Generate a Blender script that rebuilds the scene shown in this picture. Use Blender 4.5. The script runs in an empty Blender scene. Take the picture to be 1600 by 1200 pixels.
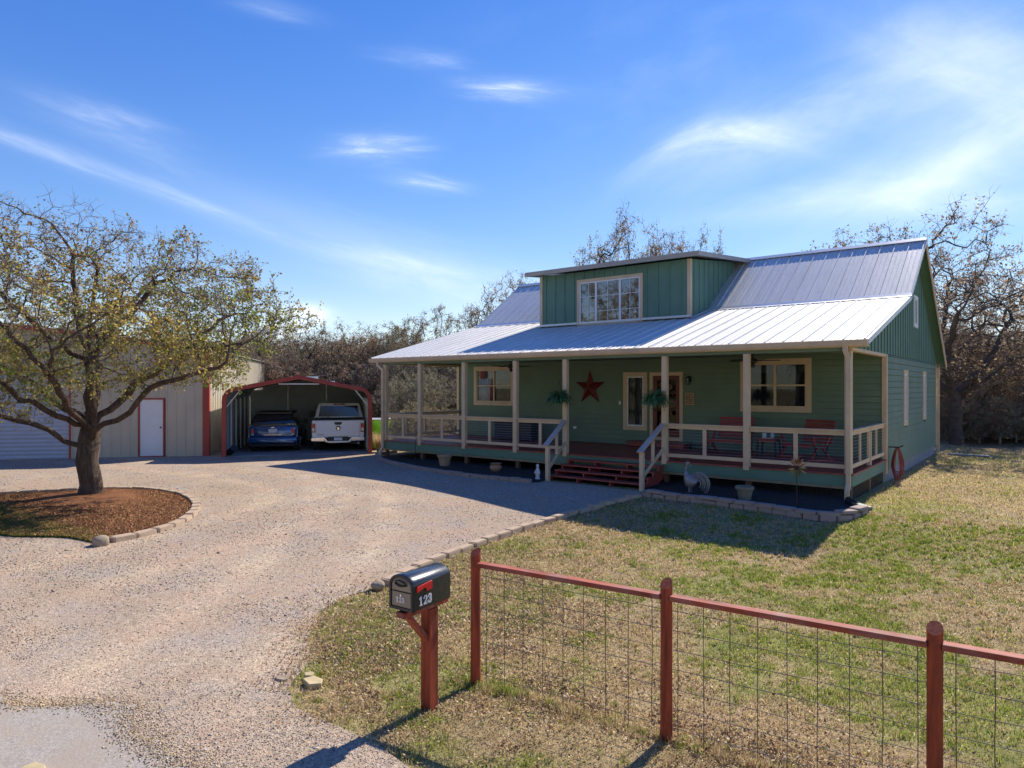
import bpy, math, random
import numpy as np
from mathutils import Vector, Matrix
from mathutils.geometry import delaunay_2d_cdt
random.seed(7); RNG = np.random.default_rng(7)
SC = bpy.context.scene
COL = SC.collection
PI = math.pi
rad = math.radians

# ------------------------------------------------------------------ camera
FPX = 1062.0; YAW = rad(38.285); CZ = 2.46; YH = 604.3
S_, C_ = math.sin(YAW), math.cos(YAW)
cam = bpy.data.cameras.new('camera'); camo = bpy.data.objects.new('camera', cam); COL.objects.link(camo)
camo.location = (0, 0, CZ); camo.rotation_euler = (PI / 2, 0, YAW)
cam.sensor_width = 36; cam.lens = 36 * FPX / 1600; cam.shift_y = (YH - 600) / 1600
cam.clip_end = 5000; cam.clip_start = 0.05
SC.camera = camo

def direction(px, py):
    t = (px - 800) / FPX
    return Vector((-S_ + C_ * t, C_ + S_ * t, (YH - py) / FPX)).normalized()
def sstep(a, b, x):
    t = np.clip((x - a) / (b - a), 0, 1); return t * t * (3 - 2 * t)
def gz(X, Y):
    X = np.asarray(X, float); Y = np.asarray(Y, float)
    h = -.3 * sstep(15.5, 11, Y) * sstep(-14, -6, X) + .05 * sstep(5, 0, Y) * sstep(-14, -6, X)
    return h - .1 * sstep(-3.6, -2.6, X) * sstep(16, 19, Y)
def gp(x, y, dz=0.0): return Vector((x, y, float(gz(x, y)) + dz))

# ------------------------------------------------------------------ value noise
_T = RNG.random((256, 256))
def vnoise(x, y):
    xi = np.floor(x).astype(int); yi = np.floor(y).astype(int); fx = x - xi; fy = y - yi
    fx = fx * fx * (3 - 2 * fx); fy = fy * fy * (3 - 2 * fy)
    a = _T[xi & 255, yi & 255]; b = _T[(xi + 1) & 255, yi & 255]; c = _T[xi & 255, (yi + 1) & 255]; d = _T[(xi + 1) & 255, (yi + 1) & 255]
    return (a * (1 - fx) + b * fx) * (1 - fy) + (c * (1 - fx) + d * fx) * fy
def fbm(x, y, o=4):
    s = 0; a = .5; n = 0
    for k in range(o):
        s = s + a * vnoise(x * 2 ** k + 17 * k, y * 2 ** k + 5 * k); n += a; a *= .5
    return s / n

# ------------------------------------------------------------------ materials
def srgb(r, g, b):
    f = lambda c: (c / 255 / 12.92) if c / 255 <= .04045 else ((c / 255 + .055) / 1.055) ** 2.4
    return (f(r), f(g), f(b))
class NT:
    def __init__(s, nt): s.nt = nt; s.N = nt.nodes; s.L = nt.links
    def n(s, t, **kw):
        o = s.N.new(t)
        for k, v in kw.items():
            if k.startswith('i_'): s.set(o, k[2:].replace('_', ' '), v)
            else: setattr(o, k, v)
        return o
    def set(s, o, k, v):
        if isinstance(k, str) and k.isdigit(): k = int(k)
        if isinstance(v, bpy.types.NodeSocket): s.L.new(v, o.inputs[k])
        else: o.inputs[k].default_value = v
    def math(s, op, a, b=None, c=None, clamp=False):
        o = s.N.new('ShaderNodeMath'); o.operation = op; o.use_clamp = clamp
        for i, v in enumerate((a, b, c)):
            if v is not None: s.set(o, i, v)
        return o.outputs[0]
    def mix(s, f, a, b, bt='MIX'):
        o = s.N.new('ShaderNodeMix'); o.data_type = 'RGBA'; o.blend_type = bt
        s.set(o, 0, f)
        s.set(o, 6, a if isinstance(a, bpy.types.NodeSocket) else (*a, 1)); s.set(o, 7, b if isinstance(b, bpy.types.NodeSocket) else (*b, 1))
        return o.outputs[2]
    def noise(s, vec, scale, detail=4, rough=.55, dist=0):
        o = s.n('ShaderNodeTexNoise'); s.set(o, 'Vector', vec); s.set(o, 'Scale', scale); s.set(o, 'Detail', detail); s.set(o, 'Roughness', rough); s.set(o, 'Distortion', dist)
        return o.outputs[0]
    def ramp(s, f, stops):
        o = s.n('ShaderNodeValToRGB'); s.L.new(f, o.inputs[0]); cr = o.color_ramp
        while len(cr.elements) > 1: cr.elements.remove(cr.elements[0])
        cr.elements[0].position = stops[0][0]; cr.elements[0].color = (*stops[0][1], 1)
        for p, c in stops[1:]:
            e = cr.elements.new(p); e.color = (*c, 1)
        return o.outputs[0]
    def mapv(s, vec, sc):
        o = s.n('ShaderNodeMapping'); s.L.new(vec, o.inputs[0]); o.inputs['Scale'].default_value = sc; return o.outputs[0]
    def bump(s, h, st, dist=.01):
        o = s.n('ShaderNodeBump'); s.L.new(h, o.inputs['Height']); o.inputs['Strength'].default_value = st; o.inputs['Distance'].default_value = dist
        return o.outputs[0]
def newmat(name):
    m = bpy.data.materials.new(name); m.use_nodes = True; t = NT(m.node_tree)
    b = t.N['Principled BSDF']; co = t.n('ShaderNodeTexCoord').outputs['Object']
    return m, t, b, co
MATS = {}
def mat(name, c, rough=.6, metal=0, var=.18, scale=3.0, stretch=(1, 1, 1), bump=.15, bscale=40, bstretch=None, coat=0, spec=.5, dirt=None, dirtamt=.5, bdist=.004):
    if name in MATS: return MATS[name]
    m, t, b, co = newmat(name)
    v = t.mapv(co, stretch)
    n1 = t.noise(v, scale, 5, .6)
    c = tuple(c); dark = tuple(x * (1 - var) for x in c); lite = tuple(min(1, x * (1 + var)) for x in c)
    col = t.ramp(n1, [(.3, dark), (.7, lite)])
    if dirt:
        n3 = t.noise(co, scale * .6 + .7, 7, .7)
        f = t.math('MULTIPLY', t.ramp(n3, [(.48, (0, 0, 0)), (.72, (1, 1, 1))]), dirtamt)
        col = t.mix(f, col, dirt)
    t.L.new(col, b.inputs['Base Color'])
    b.inputs['Metallic'].default_value = metal
    b.inputs['Specular IOR Level'].default_value = spec
    b.inputs['Coat Weight'].default_value = coat
    n2 = t.noise(t.mapv(co, bstretch or stretch), bscale, 4, .6)
    r = t.math('MULTIPLY_ADD', n2, .2, rough - .1, clamp=True)
    t.L.new(r, b.inputs['Roughness'])
    if bump: t.L.new(t.bump(n2, bump, bdist), b.inputs['Normal'])
    MATS[name] = m; return m
def wood(name, c, axis, var=.3, rough=.6):
    st = [6, 6, 6]; st['xyz'.index(axis)] = .5
    return mat(name, c, rough, var=var, scale=3, stretch=tuple(st), bump=.35, bscale=9, dirt=tuple(x * .55 for x in c), dirtamt=.5)

M_green = mat('siding_green', (.16, .235, .155), .7, var=.10, scale=1.2, bump=.12, bscale=60, dirt=(.15, .20, .135), dirtamt=.4)
M_batten = mat('batten_green', (.115, .225, .16), .65, var=.10, scale=1.2, bump=.12, bscale=60)
M_cream = mat('cream_trim', (.68, .51, .32), .55, var=.08, scale=2, bump=.1, bscale=50, dirt=(.42, .33, .23), dirtamt=.45)
M_lav = mat('handrail_cap', (.52, .42, .33), .5, var=.10, scale=4, bump=.1)
M_white = mat('white_vinyl', (.78, .78, .78), .4, var=.04, bump=.03)
M_deck = mat('deck_red', (.34, .065, .048), .45, var=.28, scale=3, stretch=(.6, 6, 6), bump=.3, bscale=9, dirt=(.15, .045, .04), dirtamt=.6)
M_pier = wood('pier_brown', (.16, .085, .045), 'z')
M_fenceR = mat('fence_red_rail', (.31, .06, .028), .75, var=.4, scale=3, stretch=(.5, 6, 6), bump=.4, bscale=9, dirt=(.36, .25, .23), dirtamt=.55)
M_fenceP = mat('fence_red_post', (.32, .055, .018), .75, var=.5, scale=4, stretch=(7, 7, .5), bump=.5, bscale=9, dirt=(.12, .03, .018), dirtamt=.7)
M_block = mat('foundation_grey', (.26, .26, .27), .9, var=.15, scale=2, bump=.5, bscale=30, dirt=(.35, .33, .30))
M_red = mat('carport_red', (.40, .055, .04), .5, var=.12, bump=.05, dirt=(.3, .08, .06))
M_tan = mat('metal_tan', (.56, .485, .36), .5, metal=.0, var=.07, scale=.8, bump=.03, dirt=(.38, .33, .26), dirtamt=.35)
M_roll = mat('roll_door_grey', (.48, .50, .56), .5, var=.05, bump=.03)
M_cpwall = mat('carport_wall_grey', (.52, .57, .56), .55, var=.08, bump=.03)
M_galv = mat('galvanised', (.5, .5, .5), .45, metal=.8, var=.1, bump=.05)
M_black = mat('black_metal', (.018, .018, .02), .45, var=.2, bump=.05)
M_dark = mat('dark_mulch', (.022, .019, .018), .95, var=.5, scale=9, bump=1, bscale=60, bdist=.02)
M_darkint = mat('interior_dark', (.22, .21, .20), .9)
M_sheer = mat('sheer_blind', (.13, .14, .16), .9, var=.15, bump=.05)
M_curt = mat('curtain_cloth', (.26, .26, .26), .9, var=.1, bump=.1)
M_blind = mat('blind_cloth', (.42, .40, .33), .8)
M_star = mat('star_red', (.20, .03, .022), .45, metal=.3, var=.25, scale=6, dirt=(.1, .03, .025))
M_doorred = mat('door_red', (.15, .025, .015), .4, var=.2, bump=.08)
M_glred = mat('glider_red', (.32, .045, .028), .4, var=.15, bump=.06)
M_terra = mat('terracotta_pale', (.42, .30, .20), .85, var=.2, scale=8, bump=.3)
M_hose = mat('hose_red', (.30, .06, .045), .5, var=.2)
M_stonewhite = mat('stone_white', (.6, .6, .6), .8, var=.1)
M_silver = mat('aged_silver', (.27, .275, .28), .5, metal=.5, var=.25, scale=12, bump=.2, bscale=25)
M_paver = mat('paver_tan', (.47, .35, .245), .9, var=.25, scale=2.5, bump=.6, bscale=28, bdist=.008, dirt=(.30, .22, .165), dirtamt=.6)
M_paverG = mat('paver_greybrown', (.36, .28, .24), .9, var=.3, scale=2.5, bump=.6, bscale=28, bdist=.008, dirt=(.17, .15, .14), dirtamt=.6)
M_rock = mat('field_rock', (.32, .25, .18), .9, var=.3, scale=5, bump=.8, bscale=12, bdist=.02)
M_flatrock = mat('yellow_flagstone', (.50, .40, .22), .9, var=.2, scale=6, bump=.5, bscale=22)
M_conc = mat('concrete_slab', (.33, .32, .33), .9, var=.12, scale=1.5, bump=.3, bscale=40)
M_bark = mat('bark_brown', (.115, .08, .057), .95, var=.55, scale=4, stretch=(4, 4, .8), bump=1, bscale=9, bdist=.06, dirt=(.05, .035, .028), dirtamt=.8)
M_barkd = mat('bark_grey', (.25, .205, .17), .95, var=.4, scale=3, stretch=(2, 2, .6), bump=.8, bscale=9, bdist=.02)
M_lime = mat('lime_plastic', (.22, .52, .02), .5, var=.12, bump=.05)
M_rubber = mat('rubber', (.02, .02, .021), .8)
M_plate = mat('plate_white', (.7, .72, .75), .5)
M_taill = mat('tail_lamp_red', (.5, .012, .01), .2, coat=.5, bump=0)
M_lantern = mat('lantern_glass', (.10, .10, .10), .15, coat=.4, bump=0)
M_lampw = mat('lamp_clear', (.7, .66, .62), .2, coat=.5, bump=0)
M_bluecar = mat('car_blue', (.018, .085, .26), .25, metal=.4, var=.05, coat=1, bump=0)
M_whitecar = mat('truck_white', (.72, .71, .73), .25, var=.03, coat=1, bump=0)
M_chrome = mat('chrome', (.85, .83, .8), .12, metal=1, var=.02, bump=0)
M_mbx = mat('mailbox_black', (.012, .014, .022), .30, metal=.2, var=.1, bump=.0, coat=.3)
M_mbxf = mat('mailbox_bronze', (.27, .23, .185), .45, metal=.4, var=.12, bump=.1)
M_flag = mat('flag_red', (.62, .015, .02), .35, bump=0)
M_fern = mat('fern_green', (.06, .15, .045), .6, var=.4, scale=20, bump=0)
M_fernl = mat('fern_light', (.12, .20, .04), .6, var=.3, scale=20, bump=0)
M_wire = mat('wire_grey', (.13, .12, .11), .5, metal=.6, var=.2)

def glass(name, tint=(.9, .95, 1), ior=1.5, refl=1.0, base=(.02, .025, .03), op=.0):
    m = bpy.data.materials.new(name); m.use_nodes = True; t = NT(m.node_tree); N = t.N
    N.remove(N['Principled BSDF']); out = N['Material Output']
    fr = t.n('ShaderNodeFresnel'); fr.inputs[0].default_value = ior
    tr = t.n('ShaderNodeBsdfTransparent'); tr.inputs[0].default_value = (*tint, 1)
    gl = t.n('ShaderNodeBsdfGlossy'); gl.inputs['Roughness'].default_value = .02
    co = t.n('ShaderNodeTexCoord').outputs['Object']
    t.L.new(t.bump(t.noise(co, 1.3, 2), .02, .02), gl.inputs['Normal'])
    mx = t.n('ShaderNodeMixShader'); t.L.new(t.math('MULTIPLY_ADD', fr.outputs[0], refl, op, clamp=True), mx.inputs[0]); t.L.new(tr.outputs[0], mx.inputs[1]); t.L.new(gl.outputs[0], mx.inputs[2])
    t.L.new(mx.outputs[0], out.inputs[0]); return m
M_glass = glass('window_glass', (.62, .66, .70), 1.45, .75)
M_glassd = glass('dormer_glass', (.30, .34, .42), 1.6, 1.0, op=.17)
M_cglass = mat('car_glass', (.012, .014, .02), .08, var=.1, bump=0, coat=1)
M_cglassb = mat('truck_glass', (.015, .022, .05), .08, var=.1, bump=0, coat=1)

def roofmat():
    m, t, b, co = newmat('galvalume_roof')
    n1 = t.noise(t.mapv(co, (2.2, .25, .25)), 1.0, 4, .6)
    n2 = t.noise(co, 2.0, 6, .7)
    col = t.ramp(n1, [(.3, (.60, .59, .57)), (.7, (.70, .69, .66))])
    col = t.mix(t.math('MULTIPLY', t.ramp(n2, [(.5, (0, 0, 0)), (.75, (1, 1, 1))]), .3), col, (.42, .43, .43))
    t.L.new(col, b.inputs['Base Color']); b.inputs['Metallic'].default_value = .12; b.inputs['Specular IOR Level'].default_value = .35
    t.L.new(t.math('MULTIPLY_ADD', n2, .25, .38), b.inputs['Roughness'])
    t.L.new(t.bump(t.noise(t.mapv(co, (4, .6, .6)), 1.6, 3), .25, .02), b.inputs['Normal'])
    return m
M_roof = roofmat()

def colmat(name, rough=.8, trans=0, spec=.3, jit=.0):
    m, t, b, co = newmat(name)
    a = t.n('ShaderNodeVertexColor'); a.layer_name = 'Col'
    b.inputs['Roughness'].default_value = rough; b.inputs['Specular IOR Level'].default_value = spec
    t.L.new(a.outputs[0], b.inputs['Base Color'])
    if trans:
        tr = t.n('ShaderNodeBsdfTranslucent'); t.L.new(a.outputs[0], tr.inputs[0])
        mx = t.n('ShaderNodeMixShader'); mx.inputs[0].default_value = trans
        t.L.new(b.outputs[0], mx.inputs[1]); t.L.new(tr.outputs[0], mx.inputs[2]); t.L.new(mx.outputs[0], t.N['Material Output'].inputs[0])
    return m
M_leaf = colmat('leaves', .7, .48, .25)
M_blade = colmat('grass_blades', .75, .45, .15)
M_pebble = colmat('pebbles', .85)

# ------------------------------------------------------------------ mesh builder
class MB:
    def __init__(s): s.v = []; s.f = []
    def add(s, vs, fs):
        o = len(s.v); s.v += [tuple(p) for p in vs]; s.f += [tuple(i + o for i in f) for f in fs]; return s
    def box(s, x0, x1, y0, y1, z0, z1, m=None):
        vs = [Vector((x, y, z)) for z in (z0, z1) for y in (y0, y1) for x in (x0, x1)]
        if m is not None: vs = [m @ p for p in vs]
        return s.add(vs, [(0, 2, 3, 1), (4, 5, 7, 6), (0, 1, 5, 4), (2, 6, 7, 3), (0, 4, 6, 2), (1, 3, 7, 5)])
    def beam(s, a, b, w, h, up=(0, 0, 1)):
        a = Vector(a); b = Vector(b); d = (b - a).normalized(); up = Vector(up)
        r = d.cross(up)
        if r.length < 1e-4: r = d.cross(Vector((0, 1, 0)))
        r.normalize(); u = r.cross(d)
        vs = [p + r * sx * w / 2 + u * sz * h / 2 for p in (a, b) for sz in (-1, 1) for sx in (-1, 1)]
        return s.add(vs, [(0, 1, 3, 2), (4, 6, 7, 5), (0, 4, 5, 1), (2, 3, 7, 6), (0, 2, 6, 4), (1, 5, 7, 3)])
    def tube(s, pts, r, n=8, cap=True):
        pts = [Vector(p) for p in pts]; rs = r if isinstance(r, (list, tuple)) else [r] * len(pts)
        o = len(s.v); ref = None
        for i, p in enumerate(pts):
            d = (pts[min(i + 1, len(pts) - 1)] - pts[max(i - 1, 0)]).normalized()
            if ref is None: ref = d.orthogonal().normalized()
            u = (ref - d * ref.dot(d))
            u = u.normalized() if u.length > 1e-5 else d.orthogonal().normalized()
            ref = u; w = d.cross(u)
            for k in range(n):
                a = 2 * PI * k / n; s.v.append(tuple(p + (u * math.cos(a) + w * math.sin(a)) * rs[i]))
        for i in range(len(pts) - 1):
            for k in range(n):
                k2 = (k + 1) % n; s.f.append((o + i * n + k, o + i * n + k2, o + (i + 1) * n + k2, o + (i + 1) * n + k))
        if cap:
            s.f.append(tuple(o + k for k in reversed(range(n)))); s.f.append(tuple(o + (len(pts) - 1) * n + k for k in range(n)))
        return s
    def cyl(s, a, b, r, n=12, r2=None): return s.tube([a, b], [r, r if r2 is None else r2], n)
    def lathe(s, prof, c=(0, 0, 0), n=20):
        o = len(s.v); c = Vector(c)
        for r, z in prof:
            for k in range(n):
                a = 2 * PI * k / n; s.v.append((c.x + r * math.cos(a), c.y + r * math.sin(a), c.z + z))
        for i in range(len(prof) - 1):
            for k in range(n):
                k2 = (k + 1) % n; s.f.append((o + i * n + k, o + i * n + k2, o + (i + 1) * n + k2, o + (i + 1) * n + k))
        return s
    def prism(s, poly, f, d):
        """poly list of 2d points, f maps (u,v,w)->3d, d=(w0,w1)"""
        n = len(poly); vs = [f(u, v, w) for w in d for u, v in poly]
        return s.add(vs, [tuple(reversed(range(n))), tuple(range(n, 2 * n))] + [(i, (i + 1) % n, n + (i + 1) % n, n + i) for i in range(n)])
    def loft(s, secs, cap=True):
        n = len(secs[0]); o = len(s.v)
        for q in secs: s.v += [tuple(p) for p in q]
        for i in range(len(secs) - 1):
            for k in range(n):
                k2 = (k + 1) % n; s.f.append((o + i * n + k, o + i * n + k2, o + (i + 1) * n + k2, o + (i + 1) * n + k))
        if cap:
            s.f.append(tuple(o + k for k in reversed(range(n)))); s.f.append(tuple(o + (len(secs) - 1) * n + k for k in range(n)))
        return s
    def build(s, name, m, parent=None, smooth=False, bevel=0, label=None):
        me = bpy.data.meshes.new(name); me.from_pydata(s.v, [], s.f); me.validate(); me.update()
        if m: me.materials.append(m)
        if smooth: me.polygons.foreach_set('use_smooth', [True] * len(me.polygons)); me.set_sharp_from_angle(angle=rad(38))
        o = bpy.data.objects.new(name, me); COL.objects.link(o)
        if parent is not None: o.parent = parent
        if bevel:
            b = o.modifiers.new('bevel', 'BEVEL'); b.width = bevel; b.segments = 2; b.limit_method = 'ANGLE'; b.harden_normals = False
        if label: o['label'] = label
        # recalc normals
        return o
def fixn(o):
    import bmesh
    bm = bmesh.new(); bm.from_mesh(o.data); bmesh.ops.recalc_face_normals(bm, faces=bm.faces); bm.to_mesh(o.data); bm.free(); return o
def npmesh(name, V, F, m, parent=None, col=None, smooth=False):
    me = bpy.data.meshes.new(name); V = np.asarray(V, np.float32); F = np.asarray(F, np.int32)
    k = F.shape[1]; me.vertices.add(len(V)); me.vertices.foreach_set('co', V.ravel())
    me.loops.add(F.size); me.loops.foreach_set('vertex_index', F.ravel())
    me.polygons.add(len(F)); me.polygons.foreach_set('loop_start', np.arange(0, F.size, k, dtype=np.int32))
    me.update(calc_edges=True)
    if smooth: me.polygons.foreach_set('use_smooth', np.ones(len(F), bool))
    if col is not None:
        a = me.color_attributes.new('Col', 'FLOAT_COLOR', 'POINT'); c = np.ones((len(V), 4), np.float32); c[:, :3] = col; a.data.foreach_set('color', c.ravel())
    me.materials.append(m)
    o = bpy.data.objects.new(name, me); COL.objects.link(o)
    if parent is not None: o.parent = parent
    return o
def tag(o, label=None, cat=None, group=None, kind=None):
    if label: o['label'] = label
    if cat: o['category'] = cat
    if group: o['group'] = group
    if kind: o['kind'] = kind
    return o
def empty(name, loc=(0, 0, 0), rz=0, label=None, cat=None, group=None):
    o = bpy.data.objects.new(name, None); COL.objects.link(o); o.location = loc; o.rotation_euler = (0, 0, rz); o.empty_display_size = .1
    return tag(o, label, cat, group)
def copy_tree(o, parent=None):
    c = o.copy(); COL.objects.link(c); c.parent = parent
    for ch in list(o.children): copy_tree(ch, c)
    return c
# ================================================================== HOUSE
XL, XR = -18.40, -3.31          # wall / deck ends
YP, YW, YK = 16.0, 19.85, 29.74 # deck front, front wall, back wall
DZ = .58
YD = 20.28
house = empty('house', (0, 0, 0), 0, 'green one-and-a-half storey house with metal roof, front dormer and long raised porch', 'house')
W0 = Vector((0, 0, 0))
def pt(x0, x1, y0, y1, z0, z1, name, m, parent=house, bevel=.004, label=None):
    return MB().box(x0, x1, y0, y1, z0, z1).build(name, m, parent, bevel=bevel, label=label)

def lap_wall(name, mapf, u0, u1, z0, z1, holes, m, step=.165):
    mb = MB(); z = z0
    while z < z1 - 1e-3:
        zt = min(z + step, z1)
        cuts = [(a, b) for a, b, c, d in holes if c < zt - 1e-3 and d > z + 1e-3]
        cuts.sort(); u = u0; spans = []
        for a, b in cuts:
            if a > u: spans.append((u, a))
            u = max(u, b)
        if u < u1: spans.append((u, u1))
        for a, b in spans:
            zt2 = zt - .009
            vs = [mapf(a, .02, z), mapf(b, .02, z), mapf(b, .004, zt2), mapf(a, .004, zt2), mapf(a, -.03, z), mapf(b, -.03, z), mapf(b, -.03, zt2), mapf(a, -.03, zt2)]
            mb.add(vs, [(0, 1, 2, 3), (0, 4, 5, 1), (0, 3, 7, 4), (1, 5, 6, 2), (3, 2, 6, 7)])
            mb.add([mapf(a, -.031, z), mapf(b, -.031, z), mapf(b, -.031, zt), mapf(a, -.031, zt)], [(0, 1, 2, 3)]); mb.add([mapf(a, -.12, z), mapf(b, -.12, z), mapf(b, -.12, zt), mapf(a, -.12, zt)], [(0, 3, 2, 1)])
        z = zt
    return mb.build(name, m, house)
holesF = [(-17.40, -15.69, 1.89, 3.10), (-10.85, -10.23, 1.19, 2.80), (-9.91, -9.02, .80, 2.81), (-6.97, -5.27, 1.88, 3.12)]
# snap holes to course grid not needed: trims cover the ragged part
def grow(h, step, z0):
    out = []
    for a, b, c, d in h: out.append((a, b, c, d))
    return out
lap_wall('front_wall', lambda u, o, z: (u, YW - o, z), XL, XR, DZ - .02, 3.46, holesF, M_green)
lap_wall('side_wall', lambda u, o, z: (XR + o, u, z), YW + .002, YK, .30, 3.31, [(22.61, 23.10, 1.45, 2.83), (26.45, 26.94, 1.45, 2.83)], M_green)
pt(XL, XL + .12, YW + .13, YK, .3, 3.4, 'side_wall', M_green)
pt(XL + .121, XR - .13, YK - .12, YK, .3, 3.4, 'back_wall', M_green)
pt(XL + .13, XR - .13, YW + .13, YK - .13, .45, .56, 'floor', M_darkint)
pt(XL + .13, XR - .13, YW + 3.6, YW + 3.7, .57, 3.4, 'partition', M_darkint)
pt(XL + .05, XR - .03, YW + .03, YK - .03, -.5, .298, 'foundation', M_block)

# corner trims
pt(XR - .09, XR + .026, YW - .045, YW + .09, .20, 3.31, 'corner_trim', M_cream)
pt(XR - .05, XR + .026, YK - .09, YK + .03, .30, 3.25, 'corner_trim', M_cream)
pt(XL - .03, XL + .09, YW - .045, YW + .09, .56, 3.25, 'corner_trim', M_cream)

# gable walls (board and batten), planes at X = XR and XL
ZE, YE = 3.475, 15.98
def porch_z(y): return ZE + .264 * (y - YE)
def main_z(y): return 7.08 - .697 * abs(y - 24.73)
def under(y): return max(porch_z(y), main_z(y)) - .05 if y < 21.7 else main_z(y) - .05
def gable(x0, x1, name, side):
    mb = MB(); ys = [16.12, 21.73, 24.73, YK + .02]
    poly = [(16.12, 3.313)] + [(y, under(y)) for y in ys] + [(YK + .02, 3.313)]
    mb.prism(poly, lambda u, v, w: (w, u, v), (x0, x1))
    y = 16.3
    while y < YK:
        xo = (x1 + .001, x1 + .022) if side > 0 else (x0 - .022, x0 - .001)
        if not (24.30 < y < 25.2):
            mb.box(xo[0], xo[1], y - .022, y + .022, 3.315, under(y) - .02)
        else:
            mb.box(xo[0], xo[1], y - .022, y + .022, 3.315, 4.32); mb.box(xo[0], xo[1], y - .022, y + .022, 5.34, under(y) - .02)
        y += .405
    return fixn(mb.build(name, M_batten, house))
gable(XR - .10, XR + .012, 'gable_wall', 1); gable(XL - .012, XL + .10, 'gable_wall', -1)

# metal roof sheets with ribs
def rib_roof(name, x0, x1, pA, pB, parent, pitch=.42, skip=None):
    """pA low edge (y,z), pB high edge (y,z)"""
    ln = math.hypot(pB[0] - pA[0], pB[1] - pA[1]); dy, dz = (pB[0] - pA[0]) / ln, (pB[1] - pA[1]) / ln
    ny, nz = (-dz, dy) if dy > 0 else (dz, -dy)
    prof = []; x = x0
    while x < x1 - .01:
        for dx, h in ((0, 0), (.012, .028), (.034, .028), (.046, 0), (.15, 0), (.156, .006), (.172, .006), (.178, 0), (.28, 0), (.286, .006), (.302, .006), (.308, 0)):
            if x + dx < x1: prof.append((x + dx, h))
        x += pitch
    prof.append((x1, 0))
    mb = MB(); n = len(prof)
    for (py, pz) in (pA, pB):
        for off in (0, -.03):
            for X, h in prof:
                hh = h if off == 0 else off
                mb.v.append((X, py + ny * hh, pz + nz * hh))
    A, Ab, B, Bb = 0, n, 2 * n, 3 * n
    for i in range(n - 1):
        mb.f.append((A + i, A + i + 1, B + i + 1, B + i)); mb.f.append((Ab + i, Bb + i, Bb + i + 1, Ab + i + 1))
        mb.f.append((A + i, Ab + i, Ab + i + 1, A + i + 1)); mb.f.append((B + i, B + i + 1, Bb + i + 1, Bb + i))
    mb.f.append((A, B, Bb, Ab)); mb.f.append((A + n - 1, Ab + n - 1, Bb + n - 1, B + n - 1))
    return mb.build(name, M_roof, parent)
RX0, RX1 = -19.05, -2.99
mroof = rib_roof('main_roof', RX0, RX1, (21.62, main_z(21.62) + .02), (24.73, 7.08), house, .40)
rib_roof('main_roof', RX0, RX1, (30.15, main_z(30.15)), (24.73, 7.08), house, .40)
proof = rib_roof('porch_roof', RX0, RX1, (YE, ZE), (21.80, porch_z(21.80)), house, .42)
M_flash = mat('flashing', (.62, .64, .66), .4, metal=.5, var=.06, bump=.03)
mb = MB()
def cap_strip(y, z, sA, sB, w, t=.014, lift=.048):
    for s in (sA, sB):
        if s is None: continue
        dy, dz = s
        vs = [(x, y + dy * k, z + lift + dz * k + e) for x in (RX0 - .01, RX1 + .01) for k in (0, w) for e in (0, t)]
        mb.add(vs, [(0, 1, 3, 2), (4, 6, 7, 5), (0, 4, 5, 1), (2, 3, 7, 6), (1, 5, 7, 3), (0, 2, 6, 4)])
cap_strip(24.73, 7.085, (-.82, -.572), (.82, -.572), .20); fixn(mb.build('ridge_cap', M_flash, mroof))
mb = MB(); cap_strip(21.66, main_z(21.66) + .0, (.82, .572), (-.967, -.255), .14); fixn(mb.build('flashing', M_flash, proof))
# rakes and soffits on the two gable ends
for sx, xa in ((1, RX1), (-1, RX0)):
    pts = [(YE, ZE), (21.70, porch_z(21.70)), (24.73, 7.08), (30.15, main_z(30.15))]
    for i, (a, b) in enumerate(zip(pts[:-1], pts[1:])):
        if i == 2:
            mb = MB(); mb.beam((xa - sx * .02, a[0], a[1] - .125), (xa - sx * .02, b[0], b[1] - .125), .03, .17); mb.build('rake_board', M_cream, house)
            mb = MB(); x_in = XR + .013 if sx > 0 else XL - .013
            c = (xa - sx * .036 + x_in) / 2; w = abs(xa - sx * .036 - x_in)
            mb.beam((c, a[0], a[1] - .10), (c, b[0], b[1] - .10), w, .02); mb.build('soffit', M_batten, house)
        else:
            mb = MB(); mb.beam((xa - sx * .015, a[0], a[1] - .075), (xa - sx * .015, b[0], b[1] - .075), .03, .09); mb.build('rake_board', M_flash, house)
# overhang at back eave end + gutters
pt(RX0, RX1, 30.16, 30.20, 3.22, 3.33, 'gutter', M_cream)
mb = MB(); gpoly = [(0, 0), (.085, 0), (.105, .05), (.11, .13), (.10, .13), (.09, .05), (.08, .012), (.0, .012)]
mb.prism(gpoly, lambda u, v, w: (w, YE - .012 - u, 3.325 + v), (RX0 + .01, RX1 - .01)); fixn(mb.build('gutter', M_cream, house))
pt(RX0 + .01, RX1 - .01, YE - .010, YE + .02, 3.31, 3.44, 'fascia', M_cream)
# porch beam, ceiling
pt(XL - .02, XR - .14, YP + .0, YP + .15, 3.235, 3.42, 'porch_beam', M_green)
pt(XR - .135, XR + .012, YP + .0, YW - .05, 3.235, 3.311, 'porch_beam', M_cream)
pt(XL - .012, XL + .13, YP + .152, YW - .05, 3.235, 3.311, 'porch_beam', M_cream)
pt(XL + .131, XR - .14, YP + .152, YW - .03, 3.34, 3.37, 'porch_ceiling', M_green)
pt(RX0 + .05, XL - .015, YP, YW, 3.36, 3.39, 'soffit', M_green)
pt(XR + .014, RX1 - .05, YP + .02, 16.3, 3.33, 3.36, 'soffit', M_cream)

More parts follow.
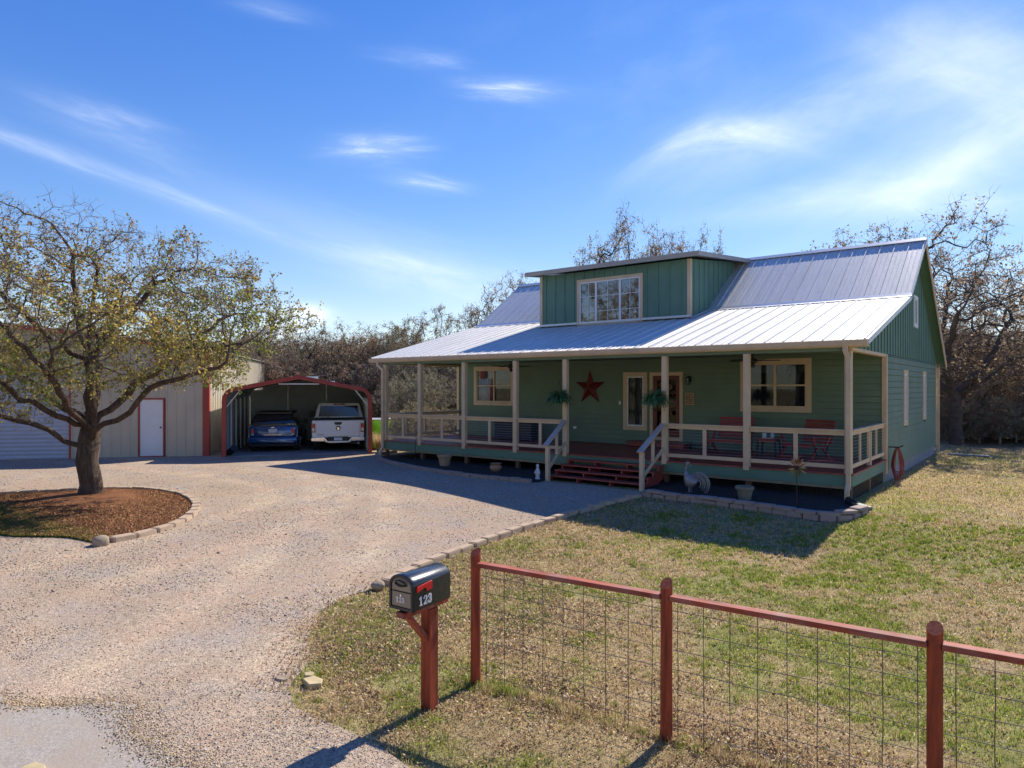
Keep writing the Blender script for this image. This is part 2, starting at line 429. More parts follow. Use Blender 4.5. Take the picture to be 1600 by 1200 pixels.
# deck
mb = MB(); y = YP - .03
while y < YW - .03:
    mb.box(XL - .03, XR + .03, y, min(y + .138, YW - .025), DZ - .035, DZ + random.uniform(-.001, .001)); y += .143
deck = mb.build('porch_deck', M_deck, house, bevel=.003)
pt(XL, XR, YP, YP + .04, .295, DZ - .037, 'deck_fascia', M_batten)
pt(XR - .04, XR, YP + .041, YW - .05, .295, DZ - .037, 'deck_fascia', M_batten)
pt(XL, XL + .04, YP + .041, YW - .05, .295, DZ - .037, 'deck_fascia', M_batten)
M_strip = mat('joist_pale', (.30, .27, .19), .8, var=.2)
pt(XL + .02, XR - .02, YP + .045, YP + .09, .235, .29, 'deck_beam', M_strip)
for y in (17.2, 18.4): pt(XL + .05, XR - .05, y, y + .05, .28, DZ - .04, 'joist', M_pier)
PX = [-18.31, -16.58, -14.58, -12.51, -10.72, -7.68, -5.59, -3.39]
for i, x in enumerate(PX):
    pt(x - .07, x + .07, YP - .034, YP + .10, DZ - .085 if i not in (0, 7) else DZ + .002, 3.234, 'porch_post', M_cream, bevel=.006)
    if i not in (0, 7): pt(x - .065, x + .065, YP + .10, YP + .23, -.1, .234, 'pier', M_pier, bevel=.005)
    if i in (0, 7): pt(x - .05, x + .05, YP + .06, YP + .16, -.1, .234, 'pier', M_pier, bevel=.005)
    pt(x - .06, x + .06, 17.9, 18.05, -.1, .279, 'pier', M_pier, bevel=.005)
pt(XR - .16, XR - .02, YW - .24, YW - .06, -.15, .293, 'pier', M_green)
def railing(a, b, zb=DZ, nb=1, caps=.10):
    a = Vector(a); b = Vector(b); d = (b - a).normalized()
    r = MB(); r.beam(a + Vector((0, 0, .93)), b + Vector((0, 0, .93)), .13, .034)
    o = r.build('railing', M_cream, house, bevel=.004)
    q = MB(); q.beam(a + Vector((0, 0, .865)), b + Vector((0, 0, .865)), .042, .09); q.build('rail', M_cream, o, bevel=.003)
    q = MB(); q.beam(a + Vector((0, 0, .145)), b + Vector((0, 0, .145)), .045, .09); q.build('rail', M_cream, o, bevel=.003)
    for k in range(nb):
        p = a.lerp(b, (k + 1) / (nb + 1)); q = MB(); q.beam(p + Vector((0, 0, .191)), p + Vector((0, 0, .819)), .09 if nb == 1 else .06, .042, up=(0, 1, 0) if abs(d.x) > .5 else (1, 0, 0)); q.build('baluster', M_cream, o, bevel=.003)
    q = MB()
    for k in range(8):
        z = .24 + .073 * k; q.tube([a + Vector((0, 0, z)), b + Vector((0, 0, z))], .0028, 5)
    q.build('cable_infill', M_galv, o)
for i in range(7):
    if i == 4: continue
    railing((PX[i] + .071, YP + .045, DZ), (PX[i + 1] - .071, YP + .045, DZ))
railing((XR - .055, YP + .102, DZ), (XR - .055, YW - .047, DZ), nb=3)
railing((XL + .075, YP + .102, DZ), (XL + .075, YW - .047, DZ), nb=3)
pt(XR - .10, XR - .012, 18.0, 18.10, DZ + .002, DZ + .81, 'baluster_post', M_cream)

# stairs
st = MB().box(-10.46, -7.72, 15.80, 15.965, .40, .425).build('stairs', M_deck, house)
SX0, SX1 = -10.46, -7.66
for k in range(4):
    z = .465 - k * .118; y1 = 15.965 - k * .285
    for q in (0, 1):
        MB().box(SX0, SX1, y1 - .285 + q * .145 - .02, y1 - .285 + q * .145 + .122, z - .035, z).build('tread', M_deck, st, bevel=.004)
for x in (SX0 + .05, -9.55, -8.58, SX1 - .05):
    mb = MB(); poly = [(15.96, .42), (15.96, .1), (15.1, -.1), (14.80, -.1), (14.80, .07)]
    for k in range(3, -1, -1):
        z = .465 - k * .118 - .037; y1 = 15.96 - k * .285
        poly += [(y1 - .27, z), (y1 - .003, z)] if k else [(y1 - .27, z)]
    mb.prism(poly[:5] + [p for p in poly[5:]], lambda u, v, w: (w, u, v), (x - .019, x + .019)); fixn(mb.build('stringer', M_deck, st))
for x, xn in ((PX[4] + .02, -10.37), (PX[5] - .02, -7.62)):
    t_, nY = 1.50, 14.66
    zg = -.05
    mb = MB().box(xn - .05, xn + .05, nY - .05, nY + .05, zg - .1, .90); hr = mb.build('handrail', M_cream, house, bevel=.005)
    q = MB(); q.beam((xn, nY - .12, .885 + .02), (x, YP - .03, 1.515), .15, .036); q.build('cap_rail', M_lav, hr, bevel=.004)
    q = MB(); q.beam((xn, nY + .051, .30), (x, YP - .036, .88), .04, .085); q.build('rail', M_cream, hr, bevel=.003)
    m_ = .5; p = Vector((xn, nY, 0)).lerp(Vector((x, YP - .03, 0)), m_)
    MB().box(p.x - .04, p.x + .04, p.y - .02, p.y + .02, .62, 1.17).build('baluster', M_cream, hr, bevel=.003)
    q = MB()
    for k in range(6):
        z = .09 * (k + 1); q.tube([(xn, nY + .05, .27 + z), (x, YP - .036, .86 + z)], .0028, 5)
    q.build('cable_infill', M_galv, hr)
# wire screen under the deck
def screen(a, b, z0, z1, name='wire_screen', s=.05, r=.0028, parent=house, m=M_wire):
    a = Vector(a); b = Vector(b); L = (b - a).length; n = int(L / s); q = MB()
    for k in range(n + 1):
        p = a.lerp(b, k / n); q.tube([(p.x, p.y, z0), (p.x, p.y, z1)], r, 3, False)
    z = z0
    while z <= z1: q.tube([(a.x, a.y, z), (b.x, b.y, z)], r, 3, False); z += s
    return q.build(name, m, parent)
screen((-7.6, YP + .115, 0), (-5.67, YP + .115, 0), -.02, .235); screen((-5.5, YP + .115, 0), (-3.45, YP + .115, 0), -.02, .235)
screen((XR - .03, YP + .17, 0), (XR - .03, YW - .1, 0), -.05, .29)

# downspouts
def downspout(pts, name='downspout'):
    q = MB(); pts = [Vector(p) for p in pts]
    for a, b in zip(pts[:-1], pts[1:]):
        d = (b - a).normalized(); q.beam(a - d * .012, b + d * .012, .098, .068, up=(0, -1, .001))
    return q.build(name, M_cream, house, bevel=.008)
downspout([(-3.43, 15.90, 3.33), (-3.43, 15.90, 3.24), (-3.37, 15.925, 3.06), (-3.37, 15.925, .36), (-3.38, 15.84, .22), (-3.38, 15.84, .02)])
downspout([(-18.6, 15.90, 3.33), (-18.6, 15.90, 3.22), (-18.36, 15.925, 3.06), (-18.36, 15.925, .34), (-18.42, 15.86, .2), (-18.42, 15.86, .03)])
downspout([(XR + .07, 30.0, 3.3), (XR + .07, YK + .1, 3.15), (XR + .07, YK + .08, .0)])

# windows: mapf(u, outward, z)
mF = lambda u, o, z: Vector((u, YW - o, z))
mS = lambda u, o, z: Vector((XR + o, u, z))
mDm = lambda u, o, z: Vector((u, YD - o, z))
def mbox(mb, f, u0, u1, o0, o1, z0, z1):
    vs = [f(u, o, z) for z in (z0, z1) for o in (o0, o1) for u in (u0, u1)]
    return mb.add(vs, [(0, 2, 3, 1), (4, 5, 7, 6), (0, 1, 5, 4), (2, 6, 7, 3), (0, 4, 6, 2), (1, 3, 7, 5)])
def ring(mb, f, u0, u1, z0, z1, w, o0, o1, wb=None):
    wb = wb or w
    mbox(mb, f, u0, u1, o0, o1, z1 - w, z1); mbox(mb, f, u0, u1, o0, o1, z0, z0 + wb)
    mbox(mb, f, u0, u0 + w, o0, o1, z0 + wb, z1 - w); mbox(mb, f, u1 - w, u1, o0, o1, z0 + wb, z1 - w)
def window(f, u0, u1, z0, z1, trim, vbars=(), hbars=(), sashm=M_cream, gm=M_glass, muntv=(), munth=(), curtain=None, sw=.045, tm=M_cream, name='window'):
    mb = MB(); ring(mb, f, u0, u1, z0, z1, trim, -.02, .034); w = fixn(mb.build(name, tm, house, bevel=.003))
    a, b, c, d = u0 + trim, u1 - trim, z0 + trim, z1 - trim
    mb = MB(); ring(mb, f, a + .001, b - .001, c + .001, d - .001, sw, -.05, .018)
    for u in vbars: mbox(mb, f, u - sw * .75, u + sw * .75, -.048, .016, c + sw, d - sw)
    cells = [a + sw] + [x for u in vbars for x in (u - sw * .75, u + sw * .75)] + [b - sw]
    for z in hbars:
        for i in range(0, len(cells), 2): mbox(mb, f, cells[i], cells[i + 1], -.046, .012, z - .022, z + .022)
    fixn(mb.build('sash', sashm, w, bevel=.002))
    if muntv or munth:
        mb = MB()
        for u in muntv: mbox(mb, f, u - .009, u + .009, -.012, .004, c + sw, d - sw)
        for z in munth:
            for i in range(0, len(cells), 2): mbox(mb, f, cells[i], cells[i + 1], -.0115, .0035, z - .009, z + .009)
        fixn(mb.build('muntin', M_white, w))
    mb = MB(); mbox(mb, f, a + .005, b - .005, -.022, -.016, c + .005, d - .005); fixn(mb.build('pane', gm, w))
    if curtain:
        for (ca, cb, cz0, cz1, cm) in curtain:
            mb = MB(); n = max(6, int((cb - ca) / .03)); o = 0
            rows = []
            for z in (cz0, cz1):
                rows.append([f(ca + (cb - ca) * k / n, -.16 + .022 * math.sin(k * 1.9), z) for k in range(n + 1)])
            mb.add(rows[0] + rows[1], [(k, k + 1, n + 2 + k, n + 1 + k) for k in range(n)])
            mb.build('curtain', cm, w, smooth=True)
    return w
window(mF, -17.54, -15.55, 1.75, 3.24, .13, [-16.545], [2.50], curtain=[(-17.5, -17.28, 1.9, 3.1, M_curt), (-16.05, -15.9, 1.9, 3.1, M_curt), (-17.4, -15.7, 2.80, 3.1, M_blind), (-17.55, -15.6, 1.85, 2.79, M_sheer)])
window(mF, -7.11, -5.13, 1.74, 3.26, .13, [-6.12], [2.50], curtain=[(-7.15, -6.78, 1.9, 3.1, M_curt), (-5.72, -5.52, 1.9, 3.1, M_curt), (-7.0, -5.25, 2.86, 3.1, M_blind), (-6.77, -5.73, 1.85, 2.85, M_sheer), (-5.51, -5.1, 1.85, 2.85, M_sheer), (-7.4, -7.16, 1.85, 2.85, M_sheer)])
M_sash_w = M_white
window(mF, -10.99, -10.12, 1.05, 2.93, .13, sashm=M_white, curtain=[(-10.95, -10.3, 1.2, 2.82, M_blind)])
window(mS, 22.49, 23.22, 1.32, 2.95, .11, [22.855], [], sashm=M_white, gm=M_glass, tm=M_cream)
window(mS, 26.30, 27.05, 1.35, 2.98, .11, [26.675], [], sashm=M_white, gm=M_glass)
window(mS, 24.38, 25.16, 4.33, 5.33, .09, [24.77], [4.85], sashm=M_white, gm=M_glassd, tm=M_white)
# entrance door
mb = MB(); ring(mb, mF, -10.03, -8.90, .76, 2.92, .11, -.02, .036); door_t = fixn(mb.build('door', M_cream, house, bevel=.003))
mb = MB(); ring(mb, mF, -9.915, -9.015, .872, 2.808, .13, -.05, .006, .22); fixn(mb.build('leaf', M_doorred, door_t, bevel=.003))
mb = MB(); mbox(mb, mF, -9.782, -9.148, -.035, -.025, 1.095, 2.675); fixn(mb.build('glass_panel', glass('door_glass', (.35, .22, .18), 1.5, 1.0), door_t))
mb = MB(); mbox(mb, mF, -9.80, -9.13, -.14, -.12, 1.1, 2.67); fixn(mb.build('inner_door', M_doorred, door_t))
M_orn = mat('ornament_gold', (.40, .24, .12), .6, var=.5, scale=25)
mb = MB()
def curl(cx, cz, r, turns, sgn):
    pts = []
    for k in range(20):
        a = k / 19 * turns * 2 * PI; rr = r * (1 - k / 24); pts.append((cx + sgn * rr * math.cos(a), YW + .012, cz + rr * math.sin(a)))
    mb.tube(pts, .008, 5)
for cx, cz, r, t_, s in ((-9.28, 1.75, .09, 1.1, 1), (-9.32, 1.62, .06, 1.2, -1), (-9.3, 1.22, .06, 1.2, 1), (-9.22, 1.24, .04, 1, -1), (-9.35, 2.45, .10, 1.3, -1), (-9.24, 2.25, .07, 1, 1), (-9.65, 2.5, .08, 1, 1)): curl(cx, cz, r, t_, s)
mb.build('ornament', M_orn, door_t)
mb = MB().cyl((-9.85, YW - .01, 1.72), (-9.85, YW - .07, 1.72), .03, 12); mb.build('handle', M_black, door_t)

# dormer
DX0, DX1 = -14.66, -8.86
def dw(mb, fx):
    pass
zt = 6.50
mb = MB()
holesD = [(-12.93, -10.58, 4.66, 6.11)]
# front wall of flat boards around the window opening
zb = porch_z(YD) + .03
mbox(mb, mDm, DX0, -12.93, -.10, .0, zb, zt); mbox(mb, mDm, -10.58, DX1, -.10, .0, zb, zt)
mbox(mb, mDm, -12.93, -10.58, -.10, .0, 6.11, zt); mbox(mb, mDm, -12.93, -10.58, -.10, .0, zb, 4.66)
u = DX0 + .24
while u < DX1 - .1:
    if -13.1 < u < -10.5: mbox(mb, mDm, u - .022, u + .022, .001, .02, 6.225, zt)
    else: mbox(mb, mDm, u - .022, u + .022, .001, .02, zb + .02, zt)
    u += .405
fixn(mb.build('dormer_wall', M_batten, house))
for x0, x1, sd in ((DX1 - .10, DX1, 1), (DX0, DX0 + .10, -1)):
    mb = MB()
    def rz_(y): return max(porch_z(y), main_z(y)) if y < 21.7 else main_z(y)
    def top_(y): return 6.50 + (y - YD) * .115
    yy = [YD + .101, 21.0, 21.7, 22.8, 24.15]
    poly = [(y, rz_(y) - .02) for y in yy] + [(24.15, top_(24.15)), (YD + .101, top_(YD))]
    mb.prism(poly, lambda u, v, w: (w, u, v), (x0, x1))
    y = YD + .30
    while y < 24.0:
        xo = (x1 + .001, x1 + .022) if sd > 0 else (x0 - .022, x0 - .001)
        if top_(y) - rz_(y) > .1: mb.box(xo[0], xo[1], y - .022, y + .022, rz_(y) + .06, top_(y) - .01)
        y += .405
    fixn(mb.build('dormer_wall', M_batten, house))
    # step flashing where the cheek meets the roof
    mb = MB()
    for a, b in (((YD + .0, rz_(YD)), (21.62, rz_(21.62))), ((21.64, main_z(21.64) + .02), (24.3, main_z(24.3)))):
        xc = x1 + .06 if sd > 0 else x0 - .06
        mb.beam((xc, a[0], a[1] + .04), (xc, b[0], b[1] + .04), .13 if a[0] < 21 else .26, .03)
    mb.build('flashing', M_flash, house)
mb = MB(); mbox(mb, mDm, DX0 - .02, DX1 + .02, .0, .12, zb + .01, zb + .035); mbox(mb, mDm, DX0 - .02, DX1 + .02, .021, .03, zb + .035, zb + .09); fixn(mb.build('flashing', M_flash, house))
mb = MB().box(DX1 - .09, DX1 + .026, YD - .026, YD + .09, zb + .02, zt); mb.build('corner_trim', M_cream, house, bevel=.003)
mb = MB().box(DX0 - .026, DX0 + .09, YD - .026, YD + .09, zb + .02, zt); mb.build('corner_trim', M_cream, house, bevel=.003)
M_fas = mat('dormer_fascia', (.40, .36, .31), .5, var=.08)
drf = MB()
y0_, y1_ = YD - .38, 24.62; sl = (7.05 - 6.62) / (y1_ - y0_)
vs = []
for z_ in (0, .045):
    for x in (DX0 - .42, DX1 + .42):
        for y in (y0_, y1_): vs.append((x, y, 6.60 + (y - y0_) * sl + z_))
drf.add(vs, [(0, 1, 3, 2), (4, 6, 7, 5), (0, 4, 5, 1), (2, 3, 7, 6), (0, 2, 6, 4), (1, 5, 7, 3)])
dr = fixn(drf.build('dormer_roof', M_roof, house))
mb = MB().box(DX0 - .42, DX1 + .42, y0_ - .022, y0_ - .001, 6.49, 6.64); mb.build('fascia', M_fas, dr)
for x in (DX1 + .421, DX0 - .442):
    mb = MB(); mb.beam((x + .0105, y0_, 6.565), (x + .0105, y1_ - .12, 6.565 + (y1_ - .12 - y0_) * sl), .021, .13); mb.build('rake_board', M_fas, dr)
mb = MB(); mb.beam((DX0 / 2 + DX1 / 2, y0_, 6.55), (DX0 / 2 + DX1 / 2, YD - .03, 6.56), DX1 - DX0 + .8, .02); mb.build('soffit', M_batten, dr)
window(mDm, -13.07, -10.50, 4.52, 6.22, .10, [-12.30, -11.36], [], sashm=M_white, gm=M_glassd,
       muntv=[-12.60 - .01, -11.83, -10.98], munth=[5.08, 5.60], curtain=[(-12.93, -12.65, 4.6, 6.1, M_curt)], sw=.05)
pt(DX0 + .2, DX1 - .2, YD + 1.5, YD + 1.6, 4.9, 6.5, 'partition', M_darkint)
# ================================================================== THINGS ON THE PORCH
def star():
    r1, r2, R0 = .62, .235, .10
    mb = MB(); vs = [(0, -.16, 0)]
    for k in range(10):
        a = PI / 2 + k * PI / 5; r = r1 if k % 2 == 0 else r2; vs.append((r * math.cos(a), 0, r * math.sin(a)))
    vs.append((0, .01, 0))
    fs = [(0, 1 + k, 1 + (k + 1) % 10) for k in range(10)] + [(11, 1 + (k + 1) % 10, 1 + k) for k in range(10)]
    mb.add(vs, fs); o = mb.build('star_decoration', M_star); o.location = (-12.26, YW - .03, 2.43); fixn(o)
    tag(o, 'large dark red metal barn star hung on the green front wall', 'wall star')
star()
# wall lantern
t = empty('wall_lantern', (-8.68, YW - .02, 2.68), 0, 'black wall lantern beside the red front door', 'lantern')
MB().box(-.05, .05, -.02, 0, -.07, .10).build('back_plate', M_black, t)
q = MB(); q.tube([(0, -.02, .06), (0, -.08, .12), (0, -.13, .10)], .01, 6); q.lathe([(.0, .12), (.09, .06), (.075, .05), (0, .05)], (0, -.13, 0), 8)
for k in range(4):
    a = PI / 4 + k * PI / 2; q.cyl((.06 * math.cos(a), -.13 + .06 * math.sin(a), .05), (.05 * math.cos(a), -.13 + .05 * math.sin(a), -.14), .006, 5)
q.lathe([(0, -.17), (.06, -.15), (.06, -.135), (0, -.135)], (0, -.13, 0), 8); q.build('cage', M_black, t)
MB().lathe([(0, .045), (.05, .045), (.042, -.13), (0, -.13)], (0, -.13, 0), 10).build('glass', M_lantern, t)
# plaque with writing-like relief
t = MB().box(-.15, .15, -.02, 0, -.19, .19).build('wall_plaque', mat('plaque_tan', (.48, .33, .19), .7), None, bevel=.004)
t.location = (-8.68, YW - .02, 2.08); tag(t, 'small tan wooden plaque with dark carved lines by the door', 'plaque')
q = MB(); random.seed(3)
for r_ in range(5):
    x = -.12
    while x < .10:
        w = random.uniform(.012, .03); q.box(x, x + w, -.023, -.0205, .115 - r_ * .065, .145 - r_ * .065 + random.uniform(-.008, .008))
        x += w + .012
q.build('carving', mat('plaque_ink', (.12, .05, .035), .8), t)
o = MB().box(-.035, .035, -.025, 0, -.06, .06).build('doorbell_box', M_white, None, bevel=.006); o.location = (-11.11, YW - .018, 1.93); tag(o, 'small white doorbell box left of the sidelight window', 'doorbell')
o = MB().box(-.06, .06, -.03, 0, -.045, .045).build('outlet_cover', M_white, None, bevel=.006); o.location = (-12.87, YW - .018, 1.05); tag(o, 'white weatherproof outlet cover low on the wall under the red star', 'outlet')
# ceiling fans
def fan():
    t = empty('ceiling_fan', (0, 0, 0))
    q = MB().cyl((0, 0, 0), (0, 0, -.13), .018, 8); q.lathe([(0, 0), (.07, 0), (.05, -.04), (0, -.04)]); q.build('downrod', M_black, t)
    MB().lathe([(0, -.12), (.10, -.13), (.12, -.17), (.11, -.23), (.05, -.25), (0, -.25)]).build('motor', M_black, t, True)
    MB().lathe([(.0, -.25), (.045, -.255), (.06, -.30), (.05, -.35), (.02, -.37), (0, -.37)]).build('lamp_cage', M_black, t, True)
    for k in range(5):
        a = k * 2 * PI / 5 + .35; m = Matrix.Rotation(a, 4, 'Z') @ Matrix.Rotation(rad(10), 4, 'X')
        MB().box(.11, .68, -.065, .065, -.185, -.178, m).build('blade', M_black, t, bevel=.003)
    return t
f0 = fan()
for i, (x, y, lb) in enumerate(((-14.1, 17.8, 'black ceiling fan under the porch roof near the left window'), (-6.05, 17.8, 'black ceiling fan under the porch roof near the right window'))):
    o = f0 if i == 0 else copy_tree(f0)
    o.location = (x, y, 3.325); tag(o, lb, 'ceiling fan', 'ceiling fans under the porch roof')
for i, (x, lb) in enumerate(((-10.9, 'small white round porch light on the ceiling near the steps'), (-5.2, 'small white round porch light on the ceiling right of the right fan'))):
    o = MB().lathe([(.09, 0), (.09, -.03), (.05, -.05), (0, -.052)]).build('ceiling_light', M_white, None, True); o.location = (x, 16.6, 3.34); tag(o, lb, 'ceiling light', 'round lights in the porch ceiling')
# hanging ferns
def fern(seed, n=250):
    R = random.Random(seed); t = empty('hanging_fern', (0, 0, 0))
    MB().lathe([(0, -.10), (.10, -.10), (.15, .03), (.14, .03), (0, .02)]).build('basket', M_black, t, True)
    q = MB()
    for k in range(3):
        a = k * 2 * PI / 3; q.tube([(.14 * math.cos(a), .14 * math.sin(a), .03), (0, 0, .48)], .003, 4)
    q.tube([(0, 0, .48), (.0, .05, .56), (0, .16, .56)], .006, 5); q.build('hanger', M_black, t)
    q = MB()
    for i in range(n):
        a = R.uniform(0, 2 * PI); L = R.uniform(.22, .42); el = R.uniform(.1, 1.35)
        p = Vector((.06 * math.cos(a), .06 * math.sin(a), .04)); d = Vector((math.cos(a) * math.cos(el), math.sin(a) * math.cos(el), math.sin(el)))
        pts = [p.copy()]
        for k in range(7):
            p = p + d * L / 7 * 1.15; d = (d + Vector((0, 0, -.27 - .1 * R.random()))).normalized(); pts.append(p.copy())
        side = d.cross(Vector((0, 0, 1)))
        side = (side if side.length > .05 else Vector((-math.sin(a), math.cos(a), 0))).normalized()
        for j in range(1, 8):
            b = pts[j]; dd = (pts[j] - pts[j - 1]); w = .055 * (1 - abs(j - 3) / 6.5)
            for s in (-1, 1):
                q.add([b, b - dd * .75, b + side * s * w - dd * .1 + Vector((0, 0, -.008))], [(0, 1, 2)])
    q.build('fronds', M_fern if seed else M_fernl, t)
    return t
for i, (x, z, lb) in enumerate(((-10.78, 2.10, 'green fern in a hanging basket left of the porch steps'), (-7.85, 2.10, 'green fern in a hanging basket in front of the red door'))):
    o = fern(11 + i); o.location = (x, 15.80, z); tag(o, lb, 'hanging fern', 'ferns hanging from the porch posts')
# gliders
def glider(w):
    t = empty('glider_bench', (0, 0, 0))
    q = MB()
    for k in range(7):
        q.box(-w / 2, w / 2, .0, .02, .43 + k * .088, .505 + k * .088, Matrix.Translation((0, .30, 0)) @ Matrix.Rotation(rad(-12), 4, 'X') @ Matrix.Translation((0, 0, 0)))
    q.build('backrest', M_glred, t, bevel=.006)
    q = MB()
    for k in range(5): q.box(-w / 2, w / 2, -.25 + k * .105, -.16 + k * .105, .40 - k * .012, .425 - k * .012)
    q.box(-w / 2, w / 2, -.27, -.25, .33, .42); q.build('seat', M_glred, t, bevel=.006)
    for s in (-1, 1):
        x = s * (w / 2 + .03)
        q = MB(); q.box(x - .05, x + .05, -.33, .30, .62, .645); q.build('armrest', M_black, t, bevel=.008)
        q = MB(); q.beam((x, -.22, .62), (x, -.16, .40), .03, .06, (1, 0, 0)); q.beam((x, .30, .62), (x, .16, .40), .03, .06, (1, 0, 0)); q.build('arm_support', M_glred, t)
        for sy in (-1, 1):
            q = MB(); q.beam((x, sy * .08, .34), (x, sy * .30, .03), .035, .07, (1, 0, 0)); q.build('leg', M_glred, t, bevel=.005)
            q = MB(); q.beam((x + .04 * s, sy * .20, .40), (x + .04 * s, sy * .14, .16), .012, .04, (1, 0, 0)); q.build('hanger_arm', M_black, t)
        q = MB(); q.box(x - .02, x + .02, -.40, .42, .0, .06); q.build('foot_rail', M_glred, t, bevel=.006)
    return t
g1 = glider(1.05); g1.location = (-7.05, 18.75, DZ + .003); g1.rotation_euler[2] = rad(-6); tag(g1, 'red slatted glider bench with black arms left of the small table', 'bench', 'red gliders on the porch')
g2 = copy_tree(g1); g2.location = (-4.95, 18.45, DZ + .003); g2.rotation_euler[2] = rad(-34); tag(g2, 'red slatted glider bench turned sideways at the right end of the porch', 'bench', 'red gliders on the porch')
t = empty('side_table', (-5.93, 18.7, DZ + .003), 0, 'small red side table between the two porch gliders', 'table')
q = MB()
for k in range(5): q.box(-.28, .28, -.24 + k * .098, -.15 + k * .098, .48, .50)
q.build('table_top', M_glred, t, bevel=.003)
for sx in (-1, 1):
    for sy in (-1, 1):
        q = MB(); q.beam((sx * .22, sy * .18, .479), (sx * .25, sy * .21, 0), .04, .04); q.build('leg', M_black, t)
for sy in (-.20, .18): MB().box(-.24, .24, sy, sy + .02, .40, .475).build('apron', M_glred, t)
TT = DZ + .503
o = MB().lathe([(0, 0), (.055, 0), (.06, .13), (.05, .13), (.045, .02), (0, .02)]).build('mug', M_stonewhite, None, True); o.location = (-6.02, 18.62, TT); tag(o, 'pale cup at the left on the small red porch table', 'cup')
o = MB().lathe([(0, 0), (.05, 0), (.055, .10), (.03, .14), (.03, .17), (0, .17)]).build('jar', mat('jar_blue', (.45, .55, .62), .3), None, True); o.location = (-5.82, 18.66, TT); tag(o, 'pale blue jar at the right on the small red porch table', 'jar')
o = MB().box(-.13, .13, -.07, .07, 0, .012).build('tray', M_stonewhite, None, bevel=.004); o.location = (-5.90, 18.52, TT); tag(o, 'white tray at the front of the small red porch table', 'tray')
# red step in front of the door, boot mat
t = MB().box(-1.0, 1.0, -.30, .30, .12, .155).build('door_step', M_deck, None, bevel=.005); t.location = (-9.55, 19.45, DZ + .003); tag(t, 'low red wooden step platform before the front door', 'step')
for x in (-.95, .91): MB().box(x, x + .04, -.28, .28, 0, .12).build('leg', M_deck, t)
MB().box(-.91, .91, -.28, -.245, .02, .12).build('riser', M_deck, t)
t = empty('boot_rack', (-8.25, 19.35, DZ + .003), .1, 'black folding boot rack standing right of the red door', 'boot rack')
q = MB()
for k in range(4): q.box(-.22, .22, -.12 + k * .07, -.08 + k * .07, .13, .145)
q.build('shelf', M_black, t)
for s in (-1, 1):
    q = MB(); q.beam((s * .2, -.12, 0), (s * .2, .12, .2), .02, .02); q.beam((s * .2, .12, 0), (s * .2, -.12, .2), .02, .02); q.build('leg', M_black, t)
# dark slatted chest
t = empty('storage_chest', (-14.75, 19.0, DZ + .003), 0, 'black slatted storage chest under the left window', 'chest')
MB().box(-.83, .83, -.28, .28, .04, .60).build('box', M_black, t)
MB().box(-.87, .87, -.32, .30, .605, .65).build('lid', M_black, t, bevel=.006)
M_slat = mat('slat_dark', (.05, .05, .055), .5)
q = MB()
for k in range(8): q.box(-.80, .80, -.30, -.281, .06 + k * .068, .10 + k * .068)
q.build('slats', M_slat, t, bevel=.002)
for sx in (-1, 1):
    for sy in (-1, 1): MB().box(sx * .80 - .03, sx * .80 + .03, sy * .25 - .03, sy * .25 + .03, 0, .039).build('foot', M_black, t)

# ================================================================== THINGS AROUND THE HOUSE
def pot(name, x, y, s, prof, label, m=M_terra, fill=True):
    t = MB().lathe([(r * s, z * s) for r, z in prof], n=24).build(name, m, None, True); t.location = gp(x, y, .01)
    tag(t, label, 'flower pot', 'clay pots in the beds before the porch')
    MB().lathe([(0, 0), (prof[3][0] * s * .9, 0)], (0, 0, prof[3][1] * s * .86), 20).build('soil', M_dark, t); return t
PR = [(0, 0), (.13, 0), (.17, .22), (.19, .27), (.21, .27), (.21, .33), (.18, .33), (.165, .25), (0, .25)]
PR2 = [(0, 0), (.14, 0), (.21, .10), (.20, .18), (.15, .22), (.18, .26), (.20, .27), (.16, .27), (.13, .2), (0, .2)]
pot('flower_pot', -14.6, 15.15, 1.12, PR, 'tall tapered clay pot under the left porch, left of the round pot', mat('clay_brown', (.36, .27, .18), .85, var=.2))
pot('flower_pot', -12.6, 15.2, .85, PR2, 'squat rounded clay pot under the left porch, right of the tall pot', mat('clay_orange', (.42, .24, .14), .85, var=.2))
pot('flower_pot', -5.18, 14.72, .95, PR, 'grey-green clay pot in the bed right of the steps', mat('clay_grey', (.23, .21, .155), .85, var=.2))
# little white statue
t = MB().lathe([(0, 0), (.09, 0), (.09, .04), (.06, .06), (.075, .14), (.085, .22), (.07, .30), (.05, .36), (.035, .38), (.05, .41), (.055, .45), (.04, .50), (0, .52)], n=16).build('garden_statue', M_stonewhite, None, True)
t.location = gp(-10.62, 14.55, .03); t.scale = (.8, .7, .78); tag(t, 'little white garden statue left of the porch steps', 'statue')
q = MB(); q.tube([(-.07, 0, .29), (-.10, -.04, .2), (-.03, -.08, .2)], [.02, .018, .014], 6); q.tube([(.07, 0, .29), (.10, -.04, .2), (.03, -.08, .2)], [.02, .018, .014], 6); q.build('arms', M_stonewhite, t, True)
# thin garden stake at left bed
o = MB().tube([(0, 0, 0), (0, 0, .72), (.05, 0, .80), (.10, 0, .76)], .008, 6).build('garden_stake', M_black); o.location = gp(-16.05, 15.3); tag(o, 'thin black shepherd hook in the left porch bed', 'garden hook')
